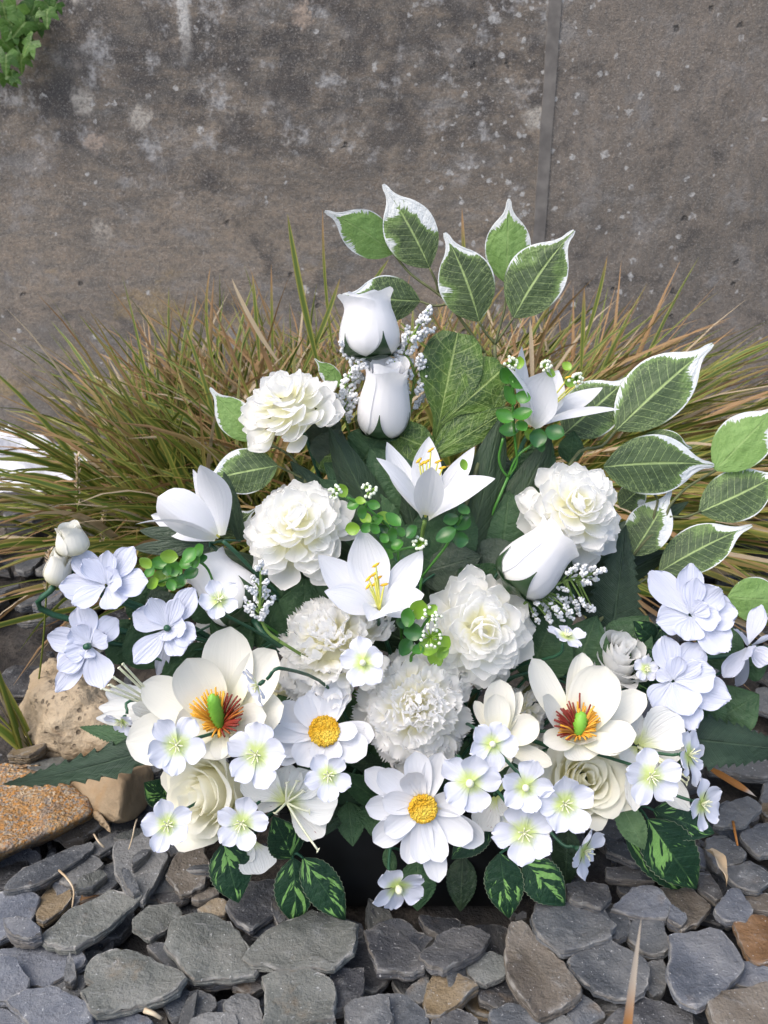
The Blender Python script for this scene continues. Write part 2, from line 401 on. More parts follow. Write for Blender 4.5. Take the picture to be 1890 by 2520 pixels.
def grass_mat():
    t = NT('sedge_blade'); uv = t.coord('UV'); o = sep(t, uv); a = t.n('Attribute', attribute_name='rnd').outputs['Fac']
    g = t.mix(a, (.05, .115, .014), (.165, .225, .03))
    au = t.math('ABSOLUTE', t.math('SUBTRACT', o[0], .5))
    g = t.mix(t.math('MULTIPLY', t.ramp(au, .15, .45), .7), g, (.42, .38, .08))
    br = t.mix(t.noise(t.mapv(uv, (3, 6, 1)), 1., 2, w=t.math('MULTIPLY', a, 50)), (.22, .09, .025), (.50, .34, .18))
    f = t.ramp(t.math('ADD', o[1], t.math('MULTIPLY', t.math('SUBTRACT', a, .5), .75)), .70, 1.08)
    col = t.mix(f, g, br)
    dead = t.ramp(t.math('FRACT', t.math('MULTIPLY', a, 7.31)), .86, .89)
    col = t.mix(dead, col, t.mix(t.noise(t.mapv(uv, (4, 5, 1)), 1., 2), (.40, .29, .17), (.58, .50, .37)))
    col = t.mix(t.math('MULTIPLY', t.noise(t.mapv(uv, (14, 1.5, 1)), 1., 2), .35), col, (.10, .09, .03))
    return t.done(col, .5, t.bump(t.noise(t.mapv(uv, (9, .4, 1)), 1., 1), .5, .001), .2, spec=.35)
M['grass'] = grass_mat()
def slate_mat():
    t = NT('slate'); c0 = t.coord('Object'); rnd = t.objrand()
    va = t.n('VectorMath', operation='ADD'); t.l(c0, va.inputs[0])
    cx = t.n('CombineXYZ'); t.l(t.math('MULTIPLY', rnd, 37), cx.inputs[0]); t.l(t.math('MULTIPLY', rnd, 11), cx.inputs[1]); t.l(cx.outputs[0], va.inputs[1])
    c = va.outputs[0]
    base = t.n('ObjectInfo').outputs['Color']
    n1 = t.noise(c, 16, 5, .6); n2 = t.noise(t.mapv(c, (1, 1, 3.5)), 70, 5, .65); n3 = t.noise(c, 420, 2)
    col = t.mix(t.math('MULTIPLY', t.ramp(n1, .35, .7), .55), base, t.mix(.5, base, (.30, .29, .27)))
    col = t.mix(t.math('MULTIPLY', t.ramp(n1, .52, .3), .65), col, t.mix(.65, base, (.02, .022, .027)))
    rust = t.noise(t.mapv(c, (1, 1, 1), (0, 0, 0), (5, 3, 1)), 22, 4, .6)
    col = t.mix(t.math('MULTIPLY', t.ramp(rust, .60, .76), .45), col, (.20, .135, .07))
    geo = t.n('NewGeometry'); nzv = t.math('ABSOLUTE', sep(t, geo.outputs['Normal'])[2])
    side = t.ramp(nzv, .55, .3)
    lay = t.noise(t.mapv(c, (1, 1, 14)), 26, 4, .7)
    col = t.mix(t.math('MULTIPLY', side, t.ramp(lay, .42, .56, 0, .8)), col, (.19, .175, .155))
    col = t.mix(t.math('MULTIPLY', t.ramp(n2, .55, .75), .4), col, (.27, .28, .285))
    col = t.mix(t.math('MULTIPLY', t.ramp(n3, .66, .74), .6), col, (.50, .51, .52))
    scr = t.noise(t.mapv(c, (3, 26, 3), (0, 0, .8)), 9, 3, .6)
    col = t.mix(t.math('MULTIPLY', t.ramp(scr, .66, .72), .28), col, (.40, .41, .42))
    h = t.math('ADD', t.math('MULTIPLY', n1, .6), t.math('MULTIPLY', n2, .5))
    pt = t.n('Attribute', attribute_name='rnd').outputs['Fac']
    col = t.mix(t.math('MULTIPLY', pt, t.ramp(t.noise(c, 55, 3), .42, .62, .0, .75)), col, (.34, .335, .32))
    cl = t.math('SNAP', t.noise(t.mapv(c, (1, 1.6, 1), (0, 0, .6)), 19, 4, .6, .4), .055)
    b = t.bump(h, 1.0, .008); b = t.bump(cl, 1.0, .045, b); b = t.bump(t.math('ADD', n3, t.math('MULTIPLY', lay, 1.2)), .5, .0014, b)
    return t.done(col, t.math('ADD', .5, t.math('MULTIPLY', n2, .25)), b, spec=.28)
M['slate'] = slate_mat()
def granite_mat():
    t = NT('orange_granite'); c = t.coord('Object')
    n1 = t.noise(c, 14, 3); v = t.voro(c, 400, out='Color'); v2 = t.voro(c, 330); sv = sep(t, v)
    col = t.mix(t.ramp(n1, .3, .7), (.27, .135, .042), (.30, .20, .10))
    col = t.mix(t.ramp(sv[0], .62, .74), col, (.22, .185, .15))
    col = t.mix(t.math('MULTIPLY', t.ramp(sv[1], .74, .82), .6), col, (.46, .38, .27))
    col = t.mix(t.ramp(sv[2], .80, .88), col, (.40, .19, .05))
    col = t.mix(t.math('MULTIPLY', t.ramp(t.noise(c, 34, 4, .65), .50, .64), .65), col, (.17, .14, .12))
    col = t.mix(t.math('MULTIPLY', t.ramp(t.noise(t.mapv(c, loc=(3, 1, 2)), 22, 4, .65), .52, .66), .5), col, (.34, .17, .04))
    b = t.bump(t.math('ADD', t.math('MULTIPLY', t.noise(c, 190, 4, .7), 1.0), t.math('MULTIPLY', v2, .5)), 1.0, .004)
    return t.done(col, .75, b)
M['granite'] = granite_mat()
def sandstone_mat(name, a, b2, dark, pit):
    t = NT(name); c = t.coord('Object')
    n = t.noise(c, 9, 5, .6); n2 = t.noise(c, 45, 5, .65)
    col = t.mix(t.ramp(n, .3, .7), a, b2); col = t.mix(t.math('MULTIPLY', t.ramp(n2, .55, .75), pit), col, dark)
    col = t.mix(t.math('MULTIPLY', t.ramp(t.noise(c, 18, 3, dist=.5), .58, .75), .5), col, (.34, .20, .08))
    if pit > .5:
        pv = t.voro(c, 95); pm = t.math('MULTIPLY', t.ramp(pv, .30, .16), t.ramp(t.noise(c, 16, 2), .45, .6))
        col = t.mix(t.math('MULTIPLY', pm, .8), col, (.06, .045, .03))
        n = t.math('SUBTRACT', n, t.math('MULTIPLY', pm, .35))
    b = t.bump(n, .6, .02); b = t.bump(t.noise(c, 60 if pit > .5 else 160, 5, .7), .9, .006 if pit > .5 else .002, b)
    return t.done(col, .8, b)
M['tan'] = sandstone_mat('tan_stone', (.25, .175, .10), (.32, .24, .15), (.17, .115, .07), .35)
M['crumb'] = sandstone_mat('crumbly_stone', (.31, .235, .145), (.41, .335, .235), (.10, .075, .05), .9)
def wall_mat(name, left):
    t = NT(name); c = t.coord('Object'); o = sep(t, c); gx = o[0]
    cb = t.n('CombineXYZ'); t.l(o[0], cb.inputs[0]); t.l(o[2], cb.inputs[1]); P2 = cb.outputs[0]
    def vor2(scale, jit, out, off, js=45):
        nn = t.n('TexNoise'); nn.inputs['Scale'].default_value = js; nn.inputs['Detail'].default_value = 3; t.l(c, nn.inputs['Vector'])
        s2 = t.n('VectorMath', operation='SCALE'); t.l(nn.outputs['Color'], s2.inputs[0]); s2.inputs['Scale'].default_value = jit
        d2 = t.n('VectorMath', operation='ADD'); t.l(t.mapv(P2, loc=off), d2.inputs[0]); t.l(s2.outputs[0], d2.inputs[1])
        nd = t.n('TexVoronoi', voronoi_dimensions='2D'); t.l(d2.outputs[0], nd.inputs['Vector']); nd.inputs['Scale'].default_value = scale
        return nd.outputs['Distance'], sep(t, nd.outputs['Color'])
    big = t.noise(t.mapv(c, (1, 1, 1.7)), 1.9, 6, .62, .4)
    mot = t.noise(t.mapv(c, (1, 1, 1.25), (0, 0, 0), (2, 5, 1)), 9, 6, .68, .3)
    streak = t.noise(t.mapv(c, (1.0, 1, 3.6), (0, .22, 0)), 11, 6, .72) if left else t.noise(t.mapv(c, (3.2, 1, 1.3)), 11, 6, .72)
    fine = t.noise(c, 95, 5, .75); grit = t.noise(c, 330, 2, .6)
    col = t.mix(t.ramp(big, .36, .64), (0.138, 0.128, 0.115) if left else (0.153, 0.138, 0.121), (0.238, 0.204, 0.166) if left else (0.209, 0.183, 0.158))
    col = t.mix(t.math('MULTIPLY', t.ramp(streak, .42, .64), .55), col, (0.300, 0.239, 0.182) if left else (0.242, 0.201, 0.163))
    col = t.mix(t.math('MULTIPLY', t.ramp(streak, .5, .32), .5), col, (0.134, 0.128, 0.123))
    col = t.mix(t.math('MULTIPLY', t.ramp(mot, .52, .66), .6), col, (0.269, 0.261, 0.253))
    col = t.mix(t.math('MULTIPLY', t.ramp(mot, .48, .32), .75), col, (0.066, 0.063, 0.062))
    if left:
        och = t.noise(t.mapv(c, (1, 1, 1.6), (0, 0, 0), (3, 0, 7)), 4.2, 6, .7)
        low = t.ramp(o[2], .60, .22)
        col = t.mix(t.math('MULTIPLY', t.math('MULTIPLY', t.ramp(och, .54, .64), low), .5), col, (0.361, 0.258, 0.108))
        hz = t.math('ADD', o[2], t.math('MULTIPLY', t.math('SUBTRACT', big, .5), .7))
        topd = t.ramp(hz, .52, .80)
        lich = t.math('MULTIPLY', topd, t.ramp(t.noise(c, 12, 6, .7), .40, .60))
        col = t.mix(t.math('MULTIPLY', lich, .78), col, (0.056, 0.054, 0.056))
        pale = t.math('MULTIPLY', t.ramp(o[2], .48, .72), t.ramp(t.noise(t.mapv(c, loc=(9, 2, 4)), 12, 6, .74), .53, .66))
        col = t.mix(t.math('MULTIPLY', pale, .65), col, (0.487, 0.487, 0.487))
        vd, vc = vor2(8.0, .05, 0, (0, 0, 0))
        ros = t.math('MULTIPLY', t.math('MULTIPLY', t.ramp(vd, .27, .12), t.ramp(vc[0], .70, .72)), t.ramp(o[2], .42, .58))
        rosc = t.mix(t.ramp(vc[1], .4, .6), (0.471, 0.437, 0.386), (0.402, 0.325, 0.264))
        col = t.mix(t.math('MULTIPLY', ros, t.ramp(fine, .3, .6, .35, .9)), col, rosc)
    seam = t.math('MULTIPLY', t.ramp(gx, .0, .34), t.ramp(gx, .40, .36)) if left else t.ramp(gx, .85, .40)
    upm = t.ramp(o[2], .40, .80)
    clus = t.math('MULTIPLY', t.math('SUBTRACT', t.noise(t.mapv(c, loc=(1, 8, 3)), 6.5, 3, .6), .52), .55)
    msk = t.math('ADD', clus, t.math('ADD', t.math('MULTIPLY', seam, .27 if left else .09), t.math('MULTIPLY', upm, .03)))
    def crust(scale, th, dens, off, jit=.016):
        v, k = vor2(scale, jit, 0, off, 90)
        sel = t.ramp(t.math('ADD', k[0], msk), dens, dens + .02)
        siz = t.math('MULTIPLY', th, t.math('ADD', .25, t.math('MULTIPLY', k[1], 1.5)))
        return t.math('MULTIPLY', t.ramp(t.math('SUBTRACT', v, siz), .05, -.03), sel)
    w1 = crust(23, .12, .975, (1, 2, 0), .035); w2 = crust(64, .24, .985, (4, 7, 0), .014)
    col = t.mix(t.math('MULTIPLY', t.math('MAXIMUM', w1, w2), t.ramp(fine, .25, .6, .15, .72)), col, (0.540, 0.540, 0.532))
    if left:
        drip = t.math('MULTIPLY', t.ramp(t.math('ABSOLUTE', t.math('SUBTRACT', t.math('ADD', gx, t.math('MULTIPLY', fine, .03)), -.415)), .017, .006), t.ramp(t.math('ADD', o[2], t.math('MULTIPLY', mot, .12)), .90, .98))
        col = t.mix(t.math('MULTIPLY', drip, .85), col, (0.557, 0.548, 0.524))
    hv, hk = vor2(14, .02, 0, (7, 3, 0), 90)
    hole = t.math('MULTIPLY', t.ramp(hv, .12, .04), t.ramp(hk[0], .88, .90))
    col = t.mix(t.math('MULTIPLY', hole, .75), col, (0.051, 0.049, 0.048))
    col = t.mix(t.math('MULTIPLY', t.ramp(fine, .56, .36), .55), col, (0.102, 0.096, 0.091))
    col = t.mix(t.math('MULTIPLY', t.ramp(grit, .54, .68), .40), col, (0.454, 0.428, 0.393))
    h = t.math('SUBTRACT', t.math('ADD', t.math('ADD', fine, t.math('MULTIPLY', streak, .6)), t.math('MULTIPLY', grit, .6)), t.math('MULTIPLY', hole, 1.5))
    return t.done(col, .9, t.bump(h, .6, .005), spec=.15)
M['wall_l'] = wall_mat('weathered_concrete_lichen', True)
M['wall_r'] = wall_mat('weathered_concrete', False)
M['joint'] = flat_mat('grey_joint_mortar', (.195, .182, .168), (.12, .112, .105), 26, .9, .6)
def soil_mat():
    t = NT('dark_soil'); c = t.coord('Object'); n = t.noise(c, 60, 5, .7); n2 = t.noise(c, 5, 3)
    col = t.mix(t.ramp(n, .35, .7), (.028, .024, .021), (.085, .072, .058)); col = t.mix(t.ramp(n2, .4, .7), col, (.05, .05, .052))
    return t.done(col, .95, t.bump(n, 1., .01))
M['soil'] = soil_mat()
def snow_mat():
    t = NT('snow'); c = t.coord('Object'); n = t.noise(c, 60, 4)
    return t.done(t.mix(n, (.80, .83, .90), (.88, .90, .94)), .7, t.bump(n, .5, .006), .15)
M['snow'] = snow_mat()
M['straw'] = flat_mat('dry_straw', (.42, .31, .19), (.55, .46, .33), 50, .7, .3)
def dryblade_mat():
    t = NT('dry_blade'); o = sep(t, t.coord('UV'))
    col = t.mix(t.ramp(o[1], .78, .90), (.40, .17, .04), (.50, .43, .35))
    return t.done(col, .6, None, .15)
M['dryblade'] = dryblade_mat()
# ================================================================== SETTING
gv = []; gf = []
NG = 60
for j in range(NG + 1):
    for i in range(NG + 1):
        gx = (i / NG * 2 - 1); gy = (j / NG * 2 - 1)
        x = math.copysign(abs(gx) ** 3, gx) * 30; y = 1 + math.copysign(abs(gy) ** 3, gy) * 30
        gv.append((x, y, -.012 + .006 * noise.noise(Vector((x * 6, y * 6, 0)))))
gr = obj('ground', gv, gridfaces(NG, NG), M['soil']); tag(gr, kind='structure')

WY = 2.0
wall = empty('concrete_wall', (0, WY, 0), 'old weathered grey-brown concrete wall with lichen behind the grass', 'wall')
def panel(x0, x1, y0, mat, name):
    nx, nzv = 60, 30
    v = []; f = []
    for j in range(nzv + 1):
        for i in range(nx + 1):
            x = x0 + (x1 - x0) * i / nx; z = -.3 + 2.2 * j / nzv
            d = .006 * noise.noise(Vector((x * 3, z * 3, y0))) + .003 * noise.noise(Vector((x * 14, z * 14, 1)))
            if i in (0, nx): d = 0
            v.append((x, y0 + d, z))
    n = len(v); f += gridfaces(nzv, nx)
    b, bf = box((x0, y0 + .004, -.3), (x1, y0 + .25, 1.9))
    f += [tuple(i + n for i in q) for q in bf]; v += [tuple(p) for p in b]
    o = obj(name, v, f, mat, wall, smooth=False)
    return o
# panels butt against a raised mortar joint
panel(-5.0, .352, WY, M['wall_l'], 'concrete_panel')['label'] = 'darker panel with pale lichen spots'
panel(.378, 5.0, WY + .001, M['wall_r'], 'concrete_panel')['label'] = 'plainer browner panel'
v = []; nj = 70
for j in range(nj + 1):
    z = -.3 + 2.2 * j / nj
    e = .004 * noise.noise(Vector((0, z * 8, 3)))
    for x, y in ((.346 + e, WY + .02), (.3515 + e, WY - .002), (.379 + e * .6, WY - .002), (.382, WY + .02)):
        v.append((x, y, z))
obj('wall_joint', v, gridfaces(nj, 3), M['joint'], wall, smooth=False)

# ------------------------------------------------------------------ ivy
ivy = empty('ivy', at(ZS((20, 20)), WY - .02), 'green ivy trailing down the wall in the upper left corner', 'climbing plant')
def ivy_leaf(c, size, rot, mat, tilt):
    # five lobed outline, fanned from the centre and slightly domed
    ang = [(-2.5, .55), (-2.0, .75), (-1.5, .5), (-.95, .95), (-.55, .55), (0, 1.15), (.55, .55), (.95, .95), (1.5, .5), (2.0, .75), (2.5, .55)]
    pts = []
    for k in range(len(ang)):
        a, r = ang[k]; pts.append((a, r))
        if k < len(ang) - 1:
            a2, r2 = ang[k+1]; pts.append(((a+a2)/2, (r+r2)/2*.97))
    v = [(0, 0, .12)]; uv = [(.5, .3)]
    for rr in (.5, 1):
        for a, r in pts:
            v.append((math.sin(a)*r*rr, math.cos(a)*r*rr, .12-.2*(r*rr)**2)); uv.append((.5+.4*math.sin(a)*r*rr, .4+.4*math.cos(a)*r*rr))
    n = len(pts); f = [(0, i+2, i+1) for i in range(n-1)] + [(i+1, i+2, n+i+2, n+i+1) for i in range(n-1)]
    m = Matrix.Translation(Vector(c)) @ Matrix.Rotation(tilt[0], 4, 'Z') @ Matrix.Rotation(R(90)+tilt[1], 4, 'X') @ Matrix.Rotation(rot, 4, 'Z') @ Matrix.Scale(size, 4)
    vv = np.array([(m @ Vector(p))[:] for p in v])
    obj('leaf', vv, f, mat, ivy, uv=uv)
rr = random.Random(3)
for (x, y, s) in [(8,8,46),(40,12,50),(75,10,40),(102,22,36),(20,45,52),(55,48,44),(84,50,34),(5,85,46),(38,85,46),(70,92,40),(14,120,40),(48,118,38),(8,158,36),(26,165,24),(95,4,34),(122,8,26),(-25,40,55),(-30,100,50),(62,24,40),(30,64,38)]:
    ivy_leaf(at(ZS((x, y)), WY - .02 - rr.uniform(0, .05)), s * 1.139 * 1.9 / FPX * .82, rr.uniform(2.2, 4.0), M['ivy'], (rr.uniform(-.5, .5), rr.uniform(-.5, .3)))
ac = Acc()
for pts in ([(-20, -60), (20, 20), (30, 90), (10, 170)], [(60, -60), (75, 10), (65, 90)], [(110, -50), (105, 20)]):
    ac.add(*tube([at(ZS(p), WY - .012) for p in pts], .003, .0015))
ac.build('vine_stem', M['twig'], ivy)

# ------------------------------------------------------------------ snow
sv, sf = [], []
P0 = at(ZS((20, 995)), 1.72)
n = 46
for j in range(n + 1):
    for i in range(n + 1):
        x = -1.50 + 0.84 * i / n; y = 1.60 + .34 * j / n
        e = min(1, 2.2 * (1 - abs(i/n*2-1))) * min(1, 2.2 * (1 - abs(j/n*2-1)))
        h = -.03 + .03 * e + .055 * e * (.5 + noise.noise(Vector((x*14, y*14, 2)))) + .02 * e * noise.noise(Vector((x*40, y*40, 5))) + .02 * e
        sv.append((x, y, h))
tag(obj('snow', sv, gridfaces(n, n), M['snow']), 'patch of melting white snow on the ground at the foot of the wall', 'snow', kind='stuff')

# ------------------------------------------------------------------ grass tussocks
def blade(root, direc, length, lean, droop, width, seed):
    r = np.random.RandomState(seed)
    d = np.array([math.cos(direc), math.sin(direc), 0.0])
    n = 9; pts = []; p = np.array(root, float); th = lean
    for i in range(n + 1):
        pts.append(p.copy()); t = i / n
        th = lean + droop * t ** 1.5
        p = p + (d * math.sin(th) + np.array([0, 0, 1.0]) * math.cos(th)) * length / n
        if p[2] < .012: p[2] = .012 + .004 * r.rand()
    s0 = np.array([-d[1], d[0], 0.0]); ph = r.uniform(-1.4, 1.4); tw = r.uniform(-.8, .8)
    v = []; uv = []
    for i, q in enumerate(pts):
        t = i / n; w = width * ((.75 + .8 * t) if t < .3 else 1.0) * (1 - t ** 3.0) ** .9 + .0002
        tn = nz(pts[min(i+1, n)] - pts[max(i-1, 0)]); n0 = np.cross(s0, tn); a = ph + tw * t
        s = s0 * math.cos(a) + n0 * math.sin(a); nn = np.cross(s, tn)
        for u in (-1, 0, 1):
            v.append(q + s * (w / 2 * u) + nn * (-.20 * w * (1 - abs(u)))); uv.append((.5 + .5 * u, t))
    return np.array(v), gridfaces(n, 2), np.array(uv)
def tussock(label, cx, cy, spread, specs, seed, keep=150):
    r = random.Random(seed)
    t = empty('grass_tussock', (cx, cy, 0), label, 'grass tussock', 'grass tussocks in front of the wall')
    blades = []
    for (n, a0, a1, l0, l1, le0, le1, d0, d1) in specs:
        for k in range(n):
            a = r.uniform(a0, a1); rad = spread * math.sqrt(r.random())
            ra = r.uniform(0, 6.28)
            root = (cx + rad * math.cos(ra), cy + .7 * rad * math.sin(ra), 0)
            ln = r.uniform(l0, l1)
            blades.append((root, a, ln, r.uniform(le0, le1), r.uniform(d0, d1), r.uniform(.006, .0130), r.randint(0, 10**6), r.random()))
    blades.sort(key=lambda b: -b[2] + 1.0 * (b[0][1] - cy) * .5 - .15 * (math.sin(b[1]) < 0))
    ac = Acc()
    for i, b in enumerate(blades):
        v, f, uv = blade(*b[:7])
        if i < keep:
            obj('blade', v, f, M['grass'], t, uv=uv, rnd=np.full(len(v), b[7]))
        else: ac.add(v, f, uv, b[7])
    if ac.n:
        m = ac.build('blade_mass', M['grass'], t); m['kind'] = 'stuff'
    return t
PI = math.pi
t1 = tussock('big green and tan sedge tussock, leaning out over the slates and snow on its left', -.20, 1.24, .22, [
    (430, .1*PI, 1.15*PI, .36, .50, .0, .42, .4, 1.5),
    (330, .70*PI, 1.40*PI, .30, .48, .3, .95, .6, 1.7),
    (260, -.3*PI, 1.2*PI, .32, .45, .0, .40, .3, 1.4),
    (260, 1.1*PI, 1.9*PI, .20, .40, .1, .8, .5, 1.7),
    (30, 1.0*PI, 1.30*PI, .46, .66, .85, 1.2, .5, 1.1)], 5, 220)
t2 = tussock('straw-coloured sedge tussock, combed over towards the right behind the variegated leaves', .16, 1.32, .22, [
    (340, -.25*PI, .22*PI, .42, .68, .65, 1.05, .4, 1.0),
    (240, -.15*PI, .4*PI, .36, .54, .15, .6, .3, 1.3),
    (270, -.35*PI, .5*PI, .28, .42, .2, .95, .4, 1.4),
    (330, .0*PI, 1.1*PI, .34, .50, .0, .45, .3, 1.4),
    (190, -.42*PI, .05*PI, .5, .78, .85, 1.2, .5, 1.1)], 9, 220)
for (p0, p1, Y, wd, bd, rn) in [((690, 800), (621, 462), 1.15, .0125, .05, .30), ((560, 780), (545, 590), 1.2, .008, -.03, .5), ((600, 780), (500, 600), 1.18, .009, .12, .4), ((655, 800), (735, 600), 1.15, .010, -.08, .45),
        ((720, 760), (697, 450), 1.25, .006, .08, .7), ((590, 800), (586, 570), 1.25, .006, .0, .75), ((1255, 800), (1262, 620), 1.2, .009, .0, .6), ((1262, 740), (1312, 552), 1.2, .008, -.05, .55), ((1010, 640), (998, 450), 1.3, .008, .05, .8), ((1150, 830), (1145, 690), 1.15, .009, .0, .4), ((470, 820), (455, 575), 1.2, .006, .25, .7), ((760, 700), (840, 560), 1.2, .009, .1, .35)]:
    v, f, uv = sheet(at(ZS(p0), Y), at(ZS(p1), Y + .03), (0, -1, .2), wd*.72, 'strap', 2, 12, fold=.25, bend=bd, bow=.02, seed=int(p1[0]))
    obj('blade', v, f, M['grass'], t1 if p0[0] < 950 else t2, uv=uv, rnd=np.full(len(v), rn))
# small green shoots beside the pale rock
t3 = tussock('few broad green blades sprouting beside the pale crumbly rock', *at(ZM((300, 1190)), .74)[:2], .012, [
    (7, .6*PI, 1.15*PI, .14, .22, .1, .45, .0, .4), (4, .8*PI, 1.1*PI, .08, .14, .4, .8, .1, .5)], 12, 50)
# seed heads
def seedhead(path, Y, hl, label):
    P = [at(ZS(p), Y) for p in path]
    t = empty('grass_seed_head', P[0], label, 'grass seed head', 'brown grass seed heads')
    obj('stalk', *tube(P, .0012, .0009)[:2], M['grass'], t, uv=tube(P, .0012, .0009)[2], rnd=np.full(len(tube(P, .0012, .0009)[0]), .62))
    ac = Acc(); rs = random.Random(int(path[0][0]))
    S = spline(P, 60); k0 = int(60 * (1 - hl))
    for i in range(k0, 61):
        for q in range(2):
            d = nz([rs.uniform(-1, 1), rs.uniform(-1, 1), .9])
            tn = d * .007
            v, f, uv = sheet(S[i], S[i] + tn, [rs.uniform(-1, 1), -1, rs.uniform(-1, 1)], .0022, 'leaf', 2, 3)
            ac.add(v, f, uv, .9)
    ac.build('spikelets', M['straw'], t)['kind'] = 'stuff'
seedhead([(60, 1640), (90, 1420), (100, 1290), (107, 1190)], .80, .3, 'thin grass stalk with a brown seed head just left of the white buds')
seedhead([(140, 1250), (165, 1140), (168, 1050), (167, 985)], 1.0, .5, 'pale grass seed head rising above the upper white bud')
seedhead([(205, 1260), (218, 1190), (222, 1150), (225, 1105)], 1.05, .55, 'fat tan grass seed head between the buds and the left lily')

# ------------------------------------------------------------------ stones
def rock(name, pts, mat, label, cat, amp, freq, sub=4, seed=0, group=None, bev=.007):
    bm = bmesh.new()
    for p in pts: bm.verts.new(tuple(p))
    r = bmesh.ops.convex_hull(bm, input=bm.verts[:])
    bmesh.ops.delete(bm, geom=[g for g in r['geom_interior'] if isinstance(g, bmesh.types.BMVert)], context='VERTS')
    bmesh.ops.bevel(bm, geom=bm.edges[:], offset=bev, segments=2, affect='EDGES', profile=.5)
    bmesh.ops.triangulate(bm, faces=bm.faces[:])
    for _ in range(sub):
        ed = [e for e in bm.edges if e.calc_length() > .006]
        if not ed: break
        bmesh.ops.subdivide_edges(bm, edges=ed, cuts=1, use_grid_fill=False)
        bmesh.ops.triangulate(bm, faces=bm.faces[:])
    for _ in range(1): bmesh.ops.smooth_vert(bm, verts=bm.verts[:], factor=.5, use_axis_x=True, use_axis_y=True, use_axis_z=True)
    bm.normal_update()
    nn = [(v, v.normal.copy()) for v in bm.verts]
    for v, nr in nn:
        d = 0
        for k in range(5): d += noise.noise(Vector(v.co) * freq * 2**k + Vector((seed, 0, 0))) / 1.8**k
        v.co += nr * amp * d
    c = sum((v.co for v in bm.verts), Vector()) / len(bm.verts); c.z = 0
    v = np.array([p.co[:] for p in bm.verts]) - np.array(c); f = [tuple(x.index for x in q.verts) for q in bm.faces]; bm.free()
    o = link(name, mkmesh(name, v, f, mat)); o.location = c
    return tag(o, label, cat, group)
def gz(z, *pts): return [atz(p, z) for p in pts]
rock('granite_stone', gz(.052, ZM((-420, 1250)), ZM((30, 1215)), ZM((480, 1270)), ZM((790, 1480)), ZM((905, 1660)), ZM((560, 1800)), ZM((180, 1930)), ZM((-330, 2150))) +
     gz(.0, ZM((-330, 2260)), ZM((200, 2000)), ZM((560, 1870)), ZM((850, 1730))) + gz(0, ZM((-500, 1500)), ZM((500, 1500))),
     M['granite'], 'orange-brown granular granite slab at the left edge beside the slates', 'stone', .0035, 30, seed=1)
rock('tan_stone', [at(ZM(p), y) for p, y in (((590, 1260), .67), ((1110, 1270), .615), ((1380, 1230), .68), ((1400, 1450), .66), ((1340, 1650), .625), ((1065, 1830), .572), ((870, 1730), .60), ((620, 1380), .65),
     ((620, 1190), .76), ((1360, 1190), .78), ((1300, 1500), .76), ((700, 1500), .76))],
     M['tan'], 'smooth angular tan stone between the granite slab and the ivory rose', 'stone', .004, 16, seed=5)
rock('crumbly_stone', [at(ZM(p), y) for p, y in (((270, 430), .82), ((420, 250), .86), ((760, 290), .88), ((1040, 420), .86), ((1120, 700), .78), ((1080, 1060), .72),
     ((215, 600), .79), ((205, 900), .76), ((290, 1160), .735), ((600, 1190), .72), ((1000, 1190), .72), ((430, 520), .765), ((640, 560), .755), ((900, 640), .76), ((400, 900), .735), ((300, 900), 1.0), ((1000, 800), 1.0))],
     M['crumb'], 'pale pitted crumbly rock beneath the blue-white flowers on the left', 'stone', .008, 30, seed=9)
rock('tan_stone', [at(ZM(p), y) for p, y in (((-150, 900), .86), ((60, 890), .84), ((150, 1000), .82), ((150, 1180), .80), ((-150, 1230), .80), ((-100, 1000), 1.0), ((120, 1000), .98))],
     M['tan'], 'small rounded tan stone behind the granite slab at the left edge', 'stone', .004, 26, seed=13)

